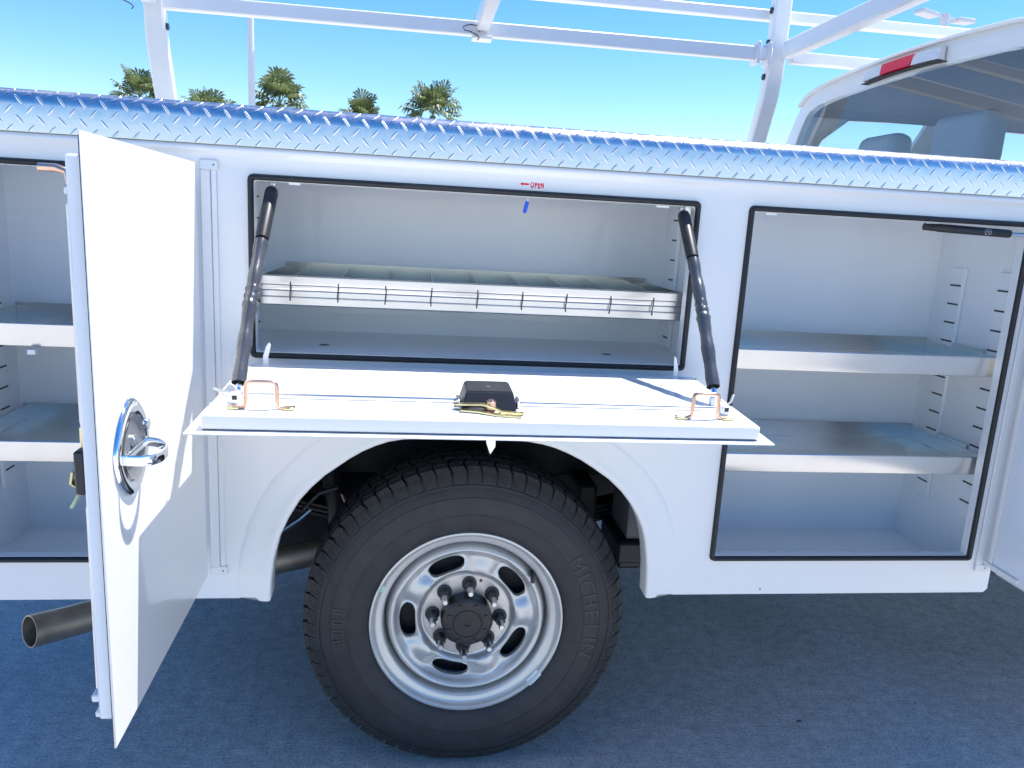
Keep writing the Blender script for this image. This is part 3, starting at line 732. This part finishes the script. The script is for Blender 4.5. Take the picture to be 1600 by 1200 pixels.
        hl, hw, cr = .0465, .0198, .147       # slot half length (arc), half width
        n = len(loop); prev = loop
        # slot target for each loop vertex by direction
        tgt = []
        for v in loop:
            r, dt_ = rt_(v); a_, b2 = dt_*cr, r-cr
            # stadium support: project direction
            an = math.atan2(b2/.0235, a_/.092)
            ca, sa = math.cos(an), math.sin(an); e = 2/2.7
            tgt.append((math.copysign(abs(ca)**e, ca)*hl/cr, math.copysign(abs(sa)**e, sa)*hw+cr))
        steps = [.25, .5, .72, .86, .94, 1.0]
        for f in steps:
            cur = []
            for v, (ta, tr_) in zip(loop, tgt):
                r, dt_ = rt_(v); r2_ = r+(tr_-r)*f; d2_ = dt_+(ta-dt_)*f
                p = surf(r2_, s_+d2_)
                if f > .9: p.y -= .0022*(f-.9)/.1
                cur.append(bm.verts.new(p))
            for i in range(n): bm.faces.new((prev[i], prev[(i+1) % n], cur[(i+1) % n], cur[i]))
            prev = cur
        inn = [bm.verts.new(v.co+Vector((0, .012, 0))) for v in prev]
        for i in range(n): bm.faces.new((prev[i], prev[(i+1) % n], inn[(i+1) % n], inn[i]))
    bmesh.ops.recalc_face_normals(bm, faces=bm.faces[:]); finish('wheel_disc', bm, 'rim_silver', W, auto=55)
    # machined mounting face, nuts, hub cap
    bm = B(); lathe(bm, [(.05, .0448), (.106, .0448), (.1090, .0455)], 72, YF, WX, WZ); finish('hub_face', bm, 'rim_bare', W)
    cb = [(.0635, .046), (.064, .012), (.0625, .004), (.058, .0005), (.052, -.001), (.040, -.0015), (.0375, -.0015), (.0365, .0005), (.0345, .0005), (.0335, -.0018), (.02, -.0022), (.008, -.0022), (.0065, .0005), (.0002, .0005)]
    bm = B(); lathe(bm, cb, 48, YF, WX, WZ)
    for v in bm.verts:        # lobed edge of the cap
        d = v.co-Vector((WX, v.co.y, WZ)); r = d.length
        if r > .055: f = 1+.022*math.cos(8*math.atan2(d.z, d.x)+.4); v.co.x = WX+d.x*f; v.co.z = WZ+d.z*f
    bmesh.ops.recalc_face_normals(bm, faces=bm.faces[:]); finish('hub_cap', bm, 'black_plastic', W, auto=40)
    for k in range(8):
        t = rad(22+45*k); x, z = WX+.0485*math.cos(t), WZ+.0485*math.sin(t)
        bm = B(); tube(bm, [(x, YF+.001, z), (x, YF-.0038, z)], [.0062, .0052], 6); finish('cap_bolt', bm, 'black_plastic', W, auto=30)
    for k in range(8):
        t = rad(87+45*k); x, z = WX+.085*math.cos(t), WZ+.085*math.sin(t)
        bm = B(); tube(bm, [(x, YF+.0445, z), (x, YF+.040, z), (x, YF+.038, z)], [.0185, .0185, .0145], 20); tube(bm, [(x, YF+.038, z), (x, YF+.017, z), (x, YF+.014, z)], [.0138, .0138, .0105], 6)
        ln = finish('lug_nut', bm, 'frame_black', W, auto=35)
        tubeo('wheel_stud', [(x, YF+.015, z), (x, YF-.012, z), (x, YF-.016, z)], [.0078, .0078, .0055], 'steel', W, 12)
    t = rad(70); x, z = WX+.098*math.cos(t), WZ+.098*math.sin(t)
    bm = B(); tube(bm, [(x, YF+.0450, z), (x, YF+.0438, z)], .0042, 12); finish('index_hole', bm, 'rust', W)
    t = rad(37); 
    def wv(r, y): return (WX+r*math.cos(t), YF+y, WZ+r*math.sin(t))
    bm = B(); tube(bm, [wv(.203, .035), wv(.199, .018), wv(.196, .004)], [.0062, .0055, .0045], 12); tube(bm, [wv(.196, .004), wv(.1935, -.012)], .0055, 12); finish('valve_stem', bm, 'black_plastic', W, auto=40)
    bm = B(); lathe(bm, [(.0005, .085), (.16, .085), (.184, .088), (.184, .15)], 48, YF, WX, WZ); finish('slot_backing', bm, 'undercoat', W)  # dark disc added behind the slots so they look dark
    # tape mark and wheel weight on the flange
    def patch(name, t0, t1, r0, r1, y, m):
        bm = B(); n = 6; a = []; b2 = []
        for k in range(n+1):
            t = t0+(t1-t0)*k/n; a.append(bm.verts.new((WX+r0*math.cos(t), YF+y[0], WZ+r0*math.sin(t)))); b2.append(bm.verts.new((WX+r1*math.cos(t), YF+y[1], WZ+r1*math.sin(t))))
        for k in range(n): bm.faces.new((a[k], a[k+1], b2[k+1], b2[k]))
        ex = bmesh.ops.extrude_face_region(bm, geom=bm.faces[:]); 
        for v in [e for e in ex['geom'] if isinstance(e, bmesh.types.BMVert)]: v.co.y += .003
        bmesh.ops.recalc_face_normals(bm, faces=bm.faces[:]); finish(name, bm, m, W)
    patch('tape_mark', rad(154), rad(158), .2215, .2385, (.006, -.006), 'green_tape')
    patch('wheel_weight', rad(-46), rad(-36), .2250, .2395, (.004, -.006), 'rim_silver')
    return W
W1 = make_wheel()
# far rear wheel: plain tyre and rim seen only under the truck
W2 = empty('wheel', (WX, 1.86, WZ)); W2.parent = T; W2.location = Vector((WX, 1.86, WZ))-WL[T.name]
bm = B(); lathe(bm, [(.2, .0), (.24, -.005), (.30, -.012), (.36, .01), (.392, .04), (.40, .12), (.392, .20), (.36, .23), (.30, .25), (.24, .24), (.2, .235)], 64, 1.74, WX, WZ); bmesh.ops.recalc_face_normals(bm, faces=bm.faces[:]); finish('tyre', bm, 'tyre_rubber', W2, auto=40)
bm = B(); lathe(bm, [(.24, .0), (.22, .01), (.20, .05), (.20, .18), (.12, .2), (.001, .2)], 48, 1.74, WX, WZ); bmesh.ops.recalc_face_normals(bm, faces=bm.faces[:]); finish('rim', bm, 'rim_silver', W2, auto=40)

# ------------------------------------------------------------ underbody
bm = B(); rings = []
for y in (.012, .13):
    rings.append([bm.verts.new((x, y, z)) for x, z in arch_off(.03)])
for k in range(len(rings[0])-1): bm.faces.new((rings[0][k], rings[0][k+1], rings[1][k+1], rings[1][k]))
finish('wheelhouse_liner', bm, 'undercoat', T, smooth=True)
bm = B(); box(bm, -.402, -.398, .026, .46, .51, 1.036); box(bm, .680, .686, .026, .46, .51, 1.036); box(bm, -.396, .678, .026, .60, 1.030, 1.036); box(bm, -.39, .66, .46, .47, .80, 1.028); finish('wheelhouse_wall', bm, 'undercoat', T)
bm = B(); box(bm, X0+.02, X1-.02, 1.560, 1.575, .50, .895); finish('far_dark_sheet', bm, 'undercoat', T)  # added dark sheet, covers the bright far body seen under the bed
for y in (.60, 1.36):
    bm = B(); box(bm, X0, 3.6, y, y+.07, .60, .78, .008); fr = finish('frame_rail', bm, 'frame_black', T)
    for x, z, r in ((.43, .72, .014), (.49, .70, .011), (.55, .72, .009), (.58, .66, .009), (-.2, .70, .012)):
        bm = B(); tube(bm, [(x, y-.001, z), (x, y-.0005, z)], r, 14); finish('frame_hole', bm, 'rubber_seal', fr)
tubeo('axle_housing', [(WX, .28, WZ), (WX, .75, WZ), (WX, .85, WZ), (WX, 1.18, WZ), (WX, 1.28, WZ), (WX, 1.75, WZ)], [.055, .055, .15, .15, .055, .055], 'undercoat', T, 20)
ls = [(-.55, .62), (-.35, .56), (-.1, .50), (WX, .475), (.4, .50), (.65, .56), (.85, .60)]
leaf = None
for k in range(4):
    cut = ls[k//2+ (1 if k > 2 else 0): len(ls)-(k//2)]
    o = beamo('leaf_spring' if leaf is None else 'leaf', [(x, .52, z-.014*k) for x, z in cut], .07, .011, (0, 1, 0), 'frame_black', leaf or T); leaf = leaf or o
tubeo('shock_absorber', [(-.18, .47, .36), (-.26, .56, .80)], .028, 'frame_black', T, 16)
bm = B(); box(bm, -.20, -.14, .43, .47, .72, .86, .006); box(bm, -.23, -.215, .43, .46, .66, .88, .003); finish('spring_hanger', bm, 'frame_black', T)
tubeo('brake_line', [(-.29, .40, .56), (-.25, .42, .60), (-.20, .43, .615)], .006, 'steel', T, 8)
tubeo('brake_line', [(-.35, .38, .50), (-.30, .40, .53), (-.27, .41, .555)], .007, 'steel', T, 8)
tubeo('brake_line', [(-.185, .42, .60), (-.165, .42, .55), (-.155, .42, .51)], .006, 'copper', T, 8)
# exhaust pipe with open tip
epts = [(-.882, .115, .360), (-.835, .168, .350), (-.790, .217, .343), (-.74, .26, .342), (-.66, .30, .352), (-.52, .335, .385), (-.35, .365, .428), (-.10, .42, .46)]
bm = B(); rr1 = .0385
tube(bm, epts, rr1, 28, cap=False)
inner = B(); tube(inner, epts[:4], rr1-.003, 28, cap=False); tmp = bpy.data.meshes.new('tmp'); inner.to_mesh(tmp); inner.free(); bm.from_mesh(tmp)
t0 = (Vector(epts[1])-Vector(epts[0])).normalized(); a = t0.orthogonal().normalized(); b_ = t0.cross(a)
for k in range(28):
    q = [Vector(epts[0])+(a*math.cos(2*math.pi*j/28)+b_*math.sin(2*math.pi*j/28))*r for r, j in ((rr1, k), (rr1, k+1), (rr1-.003, k+1), (rr1-.003, k))]
    bm.faces.new([bm.verts.new(p) for p in q])
finish('exhaust_pipe', bm, 'exhaust', T, smooth=True)
bm = B(); box(bm, .600, .676, .27, .44, .528, .640, .008, 2); ft = finish('fuel_tank', bm, 'grey_tank', T, auto=40)
bm = B(); box(bm, .575, .676, .25, .45, .465, .526, .006); finish('tank_strap', bm, 'frame_black', ft)
bm = B(); box(bm, .585, .65, .27, .40, .440, .464, .008, 3); finish('tank_valve', bm, 'black_plastic', ft, auto=40)
boxo('cross_member', .50, .56, .46, 1.57, .50, .62, 'frame_black', T, .01)

bm = B(); box(bm, .50, 1.5, .70, 1.34, .40, .84, .05, 3); finish('main_tank', bm, 'undercoat', T, auto=40)  # dark tank placed to cover sunlit ground seen past the axle
bm = B(); pr = [(.20, -.05), (.24, -.10), (.34, -.12), (.385, -.09), (.40, 0), (.385, .09), (.34, .12), (.24, .10), (.20, .05)]  # spare wheel added low to block the sunlit ground beyond
for i in range(len(pr)): pass
rings = [[bm.verts.new((-.42+r*math.cos(2*math.pi*k/48), 1.02+r*math.sin(2*math.pi*k/48), .45+y)) for k in range(48)] for r, y in pr]
for A, C in zip(rings, rings[1:]):
    for k in range(48): bm.faces.new((A[k], A[(k+1) % 48], C[(k+1) % 48], C[k]))
bm.faces.new(rings[0]); bm.faces.new(rings[-1]); bmesh.ops.recalc_face_normals(bm, faces=bm.faces[:]); finish('spare_wheel', bm, 'tyre_rubber', T, auto=50)

# ------------------------------------------------------------ ladder rack
rk = empty('ladder_rack', (.25, 1.015, 1.57)); rk.parent = T; rk.location = Vector((.25, 1.015, 1.57))-WL[T.name]
CY = 1.015
def ry(y, side): return y if side > 0 else 2*CY-y
XP = (-1.045, 1.538)
for side in (1, -1):
    for i, x in enumerate(XP):
        xx = x if side > 0 else (x-.03 if i == 0 else x+.03)
        Pz = [(1.88, 1.57), (1.868, 1.70), (1.85, 1.80), (1.815, 1.88), (1.775, 1.97), (1.755, 2.05), (1.748, 2.12), (1.745, 2.42)]
        beamo('rack_post', [(xx, ry(y, side), z) for y, z in Pz], .078, .052, (1, 0, 0), 'rack_paint', rk)
        boxo('post_foot', xx-.06, xx+.06, ry(1.88, side)-.06, ry(1.88, side)+.06, 1.5705, 1.578, 'rack_paint', rk, .002)
        for z, yy in ((2.06, 1.753), (2.20, 1.747), (2.33, 1.746)):
            sx = -1 if i else 1
            tubeo('rack_bolt', [(xx+sx*.0385, ry(yy, side), z), (xx+sx*.047, ry(yy, side), z)], .013, 'black_plastic', rk, 12)
    y1 = ry(1.700, side)
    # side rails in two levels
    boxo('side_rail', XP[0]+.045, XP[1]-.045, y1-.022, y1+.022, 2.112, 2.168, 'rack_paint', rk, .005)
    boxo('side_rail', XP[1]+.045, 3.3, y1-.022, y1+.022, 2.112, 2.160, 'rack_paint', rk, .005)
    y2 = ry(1.800, side)
    boxo('upper_rail', XP[0]-.2, 3.3, y2-.020, y2+.020, 2.300, 2.345, 'rack_paint', rk, .005)
    boxo('rail_bracket', XP[1]-.12, XP[1]-.105, y1-.035, y1+.035, 2.095, 2.185, 'rack_paint', rk, .002)
    boxo('rail_bracket', XP[1]-.07, XP[1]-.055, y1-.035, y1+.035, 2.095, 2.185, 'rack_paint', rk, .002)
for x in (XP[0], .245, XP[1]+.02):
    w = .052
    boxo('crossbar', x-w/2, x+w/2, 2*CY-1.676, 1.676, 2.125, 2.195, 'rack_paint', rk, .006)
bm = B(); box(bm, .205, .285, 1.66, 1.735, 2.098, 2.1105, .002); box(bm, .205, .209, 1.655, 1.6755, 2.098, 2.20); finish('crossbar_bracket', bm, 'rack_paint', rk)
# clearance light wires hanging at the crossbars
for x, y in ((.22, 1.66), (-1.10, 1.64)):
    tubeo('wire', [(x+.035, y, 2.14), (x+.01, y-.005, 2.143), (x-.03, y-.005, 2.145), (x-.055, y-.006, 2.135), (x-.05, y-.006, 2.122), (x-.02, y-.005, 2.118)], .0022, 'black_plastic', rk, 6)
    tubeo('wire', [(x-.025, y-.005, 2.118), (x, y-.006, 2.108), (x+.012, y-.006, 2.098), (x+.004, y-.006, 2.088)], .0022, 'black_plastic', rk, 6)
    tubeo('wire', [(x+.01, y, 2.16), (x+.009, y-.002, 2.12)], .002, 'black_plastic', rk, 6)
boxo('marker_light', -1.145, -1.085, 1.60, 1.665, 2.125, 2.165, 'clear_lens', rk, .006)

# ------------------------------------------------------------ cab
cab = empty('cab', (2.6, CY, .5)); cab.parent = T; cab.location = Vector((2.6, CY, .5))-WL[T.name]
XF = 3.55
def bx_(z): return 1.635+(z-1.25)*.075          # rear wall x at height z
# outline of the rear wall, half profile (distance from centre, z), lower to upper
half = [(.985, .55), (1.0, .8), (1.0, 1.20), (.985, 1.36), (.955, 1.46), (.915, 1.58), (.865, 1.70), (.812, 1.82), (.768, 1.90), (.735, 1.945), (.69, 1.975), (.62, 1.995), (.50, 2.010), (.34, 2.020), (.17, 2.026), (0, 2.028)]
full = [(CY+d, z) for d, z in half]+[(CY-d, z) for d, z in half[-2::-1]]
win = [(.835, 1.50), (.790, 1.62), (.745, 1.74), (.705, 1.84), (.675, 1.895), (.645, 1.918), (.59, 1.933), (.45, 1.945), (.25, 1.952), (0, 1.955)]
winf = [(CY+d, z) for d, z in win]+[(CY-d, z) for d, z in win[-2::-1]]
bm = B()
lp = poly_holes(bm, full, [winf], lambda y, z: (bx_(z), y, z))
ring_wall(bm, lp[1], (.03, 0, 0)); bmesh.ops.recalc_face_normals(bm, faces=bm.faces[:]); finish('rear_wall', bm, 'paint', cab, auto=40)
bm = B(); poly_holes(bm, [(y, z) for y, z in winf], [], lambda y, z: (bx_(z)+.006, y, z)); finish('rear_window', bm, 'tint_glass', cab)
# roof skin and lower sides, lofted forward
def section(x): 
    f = max(0, (x-3.0)/.55)
    return [(y, z-(.10*f*f if z > 1.5 else 0)) for y, z in full]
bm = B(); ni = len(full); i0 = next(i for i, (y, z) in enumerate(full) if z > 1.93); i1 = ni-1-i0
xs = [None, 1.80, 2.2, 2.6, 3.0, 3.2]
rows = []
for x in xs:
    rows.append([bm.verts.new(((bx_(z)-.0 if x is None else x), y, z+(0 if x is None else .012*math.sin(min(1, (x-1.7)/.9)*math.pi/2)*(z > 1.93)))) for y, z in (full if x is None else section(x))])
for A, C in zip(rows, rows[1:]):
    for k in list(range(i0, i1)): bm.faces.new((A[k], A[k+1], C[k+1], C[k]))
bmesh.ops.recalc_face_normals(bm, faces=bm.faces[:]); finish('roof', bm, 'paint', cab, auto=40)
# raised lip at the back edge of the roof
bm = B(); beam(bm, [(bx_(z)-.004, y, z+.004) for y, z in full[i0:i1+1]], .03, .012, (1, 0, 0)); bmesh.ops.recalc_face_normals(bm, faces=bm.faces[:]); finish('roof_lip', bm, 'paint', cab, auto=50)
# sides with window openings, in (x, height) space mapped on the leaning wall
def side3(x, z, sgn):
    for (d0, z0), (d1, z1) in zip(half, half[1:]):
        if z0 <= z <= z1: d = d0+(d1-d0)*(z-z0)/(z1-z0); break
    else: d = half[9][0]
    return (max(x, bx_(z)), CY+sgn*d, z)
ztop = half[i0][1]
zl = [.55, .8, 1.20, 1.36, 1.46]
wz = [1.40, 1.46, 1.58, 1.70, 1.82, 1.895]
for sgn in (1, -1):
    bm = B()
    win1 = [(1.80, 1.46), (1.785, 1.58), (1.79, 1.70), (1.83, 1.82), (1.92, 1.905), (2.30, 1.915), (2.28, 1.82), (2.27, 1.70), (2.265, 1.58), (2.26, 1.46)]
    win2 = [(2.38, 1.44), (2.385, 1.58), (2.39, 1.70), (2.40, 1.82), (2.42, 1.912), (2.95, 1.905), (3.05, 1.82), (3.16, 1.70), (3.26, 1.58), (3.36, 1.44)]
    outl = [(1.60, .55), (XF, .55), (XF, 1.20), (XF, 1.36)]+[(3.50, 1.46), (3.40, 1.58), (3.30, 1.70), (3.22, 1.82), (3.2, 1.90), (3.2, ztop)]+[(1.60, ztop), (1.60, 1.90), (1.60, 1.82), (1.60, 1.70), (1.60, 1.58), (1.60, 1.46), (1.60, 1.36), (1.60, 1.20), (1.60, .8)]
    lp = poly_holes(bm, outl, [win1, win2], lambda x, z: side3(x, z, sgn))
    for l in lp[1:]: ring_wall(bm, l, (0, -sgn*.03, 0))
    bmesh.ops.recalc_face_normals(bm, faces=bm.faces[:]); finish('cab_side', bm, 'paint', cab)
    for w_ in (win1, win2):
        bm = B(); poly_holes(bm, w_, [], lambda x, z: tuple(Vector(side3(x, z, sgn))+Vector((0, -sgn*.012, 0)))); finish('side_window', bm, 'side_glass', cab)
# windscreen, bonnet and floor close the cab
bm = B(); w_ = [(CY-.70, 1.90, 3.2), (CY+.70, 1.90, 3.2), (CY+.90, 1.36, 3.56), (CY-.90, 1.36, 3.56)]
bm.faces.new([bm.verts.new((x, y, z)) for y, z, x in w_]); finish('windscreen', bm, 'side_glass', cab)
boxo('bonnet', 3.56, 4.7, CY-.95, CY+.95, .60, 1.35, 'paint', cab, .06, 3)
boxo('cab_floor', 1.65, 3.54, CY-.97, CY+.97, .56, .62, 'interior_dark', cab)
# roof lining and inner back trim keep the inside dark
bm = B()
for A, C in zip([full[i0+k] for k in range(i1-i0)], [full[i0+k+1] for k in range(i1-i0)]):
    bm.faces.new([bm.verts.new(p) for p in ((1.72, A[0], A[1]-.035), (1.72, C[0], C[1]-.035), (3.19, C[0], C[1]-.035), (3.19, A[0], A[1]-.035))])
finish('headliner', bm, 'interior_dark', cab)
# seats with head restraints
def seat(x, y, zt, w=.27, hh=.21):
    bm = B(); box(bm, x-.05, x+.06, y-w/2, y+w/2, zt-hh, zt, .045, 4); s_ = finish('head_restraint', bm, 'seat_cloth', cab, auto=60)
    bm = B(); box(bm, x-.05, x+.09, y-.26, y+.26, .95, zt-hh-.03, .05, 3); finish('seat_back', bm, 'seat_cloth', cab, auto=60)
    for dy in (-.06, .06): tubeo('restraint_post', [(x, y+dy, zt-hh-.04), (x, y+dy, zt-hh+.03)], .006, 'steel', cab, 8)
seat(1.93, 1.47, 1.815); seat(1.93, .97, 1.84, .29, .20); seat(1.93, .46, 1.815)
seat(2.70, 1.42, 1.84); seat(2.70, .60, 1.84)
bm = B(); box(bm, 1.93, 2.06, .22, 1.80, 1.0, 1.56, .05, 3); finish('rear_bench', bm, 'seat_cloth', cab, auto=60)
# high brake light with cargo lamps
def chz(y): 
    d = abs(y-CY); return 1.9875-.006*(d/.2)**2
def lens(y0, y1, m, name, parent, x=0, sl0=0, sl1=0):
    bm = B(); n = 8; A = []; 
    for k in range(n+1):
        y = y0+(y1-y0)*k/n; z = chz(y); X = bx_(z)
        s0 = (sl0*(1-k/n)+sl1*k/n)
        A.append([bm.verts.new(p) for p in ((X-.006, y-s0, z+.026), (X-.024-x, y-s0*.9, z+.022), (X-.028-x, y+s0, z-.014), (X-.004, y+s0, z-.018))])
    for P_, Q in zip(A, A[1:]):
        for i in range(3): bm.faces.new((P_[i], P_[i+1], Q[i+1], Q[i]))
    bm.faces.new(A[0]); bm.faces.new(A[-1][::-1]); bmesh.ops.recalc_face_normals(bm, faces=bm.faces[:])
    return finish(name, bm, m, parent)
lens(CY-.215, CY-.072, 'clear_lens', 'cargo_lamp', cab, 0, 0, .004); lens(CY-.070, CY+.110, 'red_lens', 'brake_light', cab, .001, .010, 0); lens(CY+.112, CY+.215, 'clear_lens', 'cargo_lamp', cab)
bm = B(); beam(bm, [(bx_(chz(y))-.012, y, chz(y)-.0215) for y in [CY-.225+.45*k/8 for k in range(9)]], .030, .003, (1, 0, 0)); bmesh.ops.recalc_face_normals(bm, faces=bm.faces[:]); finish('lamp_gasket', bm, 'rubber_seal', cab)
# black roof pods
for x, y, z, sx, sy, sz in ((1.86, 1.60, 2.005, .05, .10, .035), (2.05, .60, 2.06, .12, .13, .06)):
    bm = B(); bmesh.ops.create_uvsphere(bm, u_segments=24, v_segments=12, radius=1, matrix=Matrix.Translation((x, y, z)) @ Matrix.Diagonal((sx, sy, sz, 1)))
    bmesh.ops.delete(bm, geom=[v for v in bm.verts if v.co.z < z-.02], context='VERTS'); finish('roof_marker', bm, 'black_plastic', cab, smooth=True)

# ------------------------------------------------------------ small loose thing: blue tag
bm = B(); P = [(-.003, .013), (.003, .013), (.0042, .010), (.0042, -.009), (.0018, -.0135), (-.0018, -.0135), (-.0042, -.009), (-.0042, .010)]
def tg(u, v, d): c, s_ = math.cos(.22), math.sin(.22); return (.2325+u*c+v*s_*1.0, .012+d, 1.4035-u*s_+v*c)
a = [bm.verts.new(tg(u, v, 0)) for u, v in P]; b_ = [bm.verts.new(tg(u, v, .002)) for u, v in P]; bm.faces.new(a); bm.faces.new(b_[::-1])
for i in range(8): bm.faces.new((a[i], b_[i], b_[(i+1) % 8], a[(i+1) % 8]))
bmesh.ops.recalc_face_normals(bm, faces=bm.faces[:])
tag = finish('plastic_tag', bm, 'blue_plastic'); tag['label'] = 'small blue plastic tag hanging below the OPEN sticker inside the middle compartment'; tag['category'] = 'tag'
tubeo('tag_tie', [(.2355, .013, 1.415), (.2362, .014, 1.4235)], .0012, 'sticker', tag, 6)

for i, (x, y, a_, L_, lab) in enumerate(((1.14, .185, .2, .022, 'small dark dry leaf on the concrete right of the wheel'), (1.36, .06, 1.1, .014, 'tiny brown leaf scrap on the concrete at lower right'))):
    bm = B(); c_, s_ = math.cos(a_), math.sin(a_); P = [(-1, 0, .2), (-.4, .35, .5), (.3, .32, .35), (1, .05, .1), (.35, -.3, .3), (-.4, -.28, .55)]
    ctr = bm.verts.new((x, y, .004)); V = [bm.verts.new((x+(u*c_-v*s_)*L_/2, y+(u*s_+v*c_)*L_/2, .002+h*.008)) for u, v, h in P]
    for k in range(6): bm.faces.new((ctr, V[k], V[(k+1) % 6]))
    o = finish('dry_leaf', bm, 'dry_leaf'); o['label'] = lab; o['category'] = 'leaf'

# ------------------------------------------------------------ palms
def palm(base, H, R, seed, label, n=40):
    rnd = random.Random(seed); b = Vector(base)
    root = empty('palm_tree', base, label, 'palm tree', 'fan palms along the far edge of the lot')
    lean_ = Vector((rnd.uniform(-.3, .3), rnd.uniform(-.3, .3), 0))
    tubeo('trunk', [b, b+lean_*.3+Vector((0, 0, H*.3)), b+lean_*.7+Vector((0, 0, H*.7)), b+lean_+Vector((0, 0, H))], [.32, .24, .21, .2], 'trunk_bark', root, 14)
    top = b+lean_+Vector((0, 0, H))
    def fan(bm, ph, el, ln, size, droop):
        d = Vector((math.cos(ph)*math.cos(el), math.sin(ph)*math.cos(el), math.sin(el)))
        side = Vector((-math.sin(ph), math.cos(ph), 0)); upn = side.cross(d) if side.cross(d).z > 0 else d.cross(side)
        p0 = top+Vector((0, 0, rnd.uniform(-.3, .2))); p1 = p0+d*ln-Vector((0, 0, droop*ln*.25))
        w = .03; q = [p0-side*w, p0+side*w, p1+side*w*.6, p1-side*w*.6]; bm.faces.new([bm.verts.new(x) for x in q])
        d2_ = (d-Vector((0, 0, droop*.35))).normalized(); roll_ = rnd.uniform(-.5, .5); s2 = side*math.cos(roll_)+upn*math.sin(roll_); n2 = d2_.cross(s2)
        K = 15
        for k in range(K):
            a_ = rad(-125+250*k/(K-1))+rnd.uniform(-.05, .05); L = size*(.72+.28*math.cos(a_*.62))*rnd.uniform(.9, 1.08)
            dir_ = d2_*math.cos(a_)+s2*math.sin(a_); cr = dir_.cross(n2).normalized()
            fold = n2*(.10*size*abs(math.sin(a_)))
            m1 = p1+dir_*L*.74+fold; tip = p1+dir_*L+fold*1.2-Vector((0, 0, (.12+.35*droop)*L*rnd.uniform(.5, 1.3)))
            hw = .085*size
            v0 = bm.verts.new(p1); v1 = bm.verts.new(m1+cr*hw); v2 = bm.verts.new(m1-cr*hw); v3 = bm.verts.new(tip)
            vm = bm.verts.new(m1+n2*.02)
            bm.faces.new((v0, v1, vm)); bm.faces.new((v0, vm, v2)); bm.faces.new((v1, v3, vm)); bm.faces.new((vm, v3, v2))
    bm = B()
    for k in range(n):
        f = k/n; el = rad(-30+112*f**.9)+rnd.uniform(-.12, .12)
        fan(bm, k*2.39996+rnd.uniform(-.35, .35), el, R*rnd.uniform(.42, .66), R*rnd.uniform(.34, .48), .8-.7*f)
    finish('crown', bm, 'palm_leaf', root)
    bm = B()
    for k in range(20):
        fan(bm, k*2.39996+rnd.uniform(-.3, .3), rad(rnd.uniform(-78, -35)), R*rnd.uniform(.25, .42), R*rnd.uniform(.28, .4), .9)
    finish('dead_skirt', bm, 'dead_frond', root)
    return root
# (x, y, height, crown radius)
palm((-18.7, 55.4, 0), 8.35, 2.3, 11, 'fan palm farthest left, beside the left rack post')
palm((-14.5, 56.5, 0), 7.45, 2.3, 12, 'lowest fan palm, only its leaf tips show, between rack post and light pole')
palm((-9.8, 57.5, 0), 8.8, 2.65, 13, 'full fan palm just right of the thin light pole')
palm((-3.9, 58.2, 0), 8.1, 2.3, 14, 'short fan palm second from the right, left of the biggest palm')
palm((.7, 58.3, 0), 8.9, 2.85, 15, 'largest fan palm, rightmost of the row above the plate cap')

# ------------------------------------------------------------ light poles
def pole(base, H, r, ang, label, nh=2):
    root = empty('light_pole', base, label, 'light pole', 'parking lot light poles'); b = Vector(base)
    tubeo('pole_shaft', [b, b+Vector((0, 0, H))], [r*1.15, r*.9], 'pole_paint', root, 12)
    boxo('pole_base', b.x-.3, b.x+.3, b.y-.3, b.y+.3, 0, .7, 'grey_tank', root, .04)
    for k in range(nh):
        a_ = ang+math.pi*2*k/nh; d = Vector((math.cos(a_), math.sin(a_), 0)); p = b+Vector((0, 0, H-.15))
        beamo('lamp_arm', [p, p+d*.8], .08, .08, (0, 0, 1), 'pole_paint', root)
        q = p+d*1.25; bm = B(); box(bm, -.55, .55, -.3, .3, -.11, .11, .05, 2)
        rot = Matrix.Translation(q) @ Matrix.Rotation(a_, 4, 'Z') @ Matrix.Rotation(rad(-4), 4, 'Y')
        bmesh.ops.transform(bm, matrix=rot, verts=bm.verts[:]); lh = finish('lamp_head', bm, 'pole_paint', root, auto=40)
    return root
pole((-6.15, 29.1, 0), 8.65, .125, rad(20), 'thin grey light pole at left, between two palms', 1)
pole((25.4, 35.9, 0), 12.6, .24, rad(15), 'light pole with twin lamp heads above the cab roof at upper right')
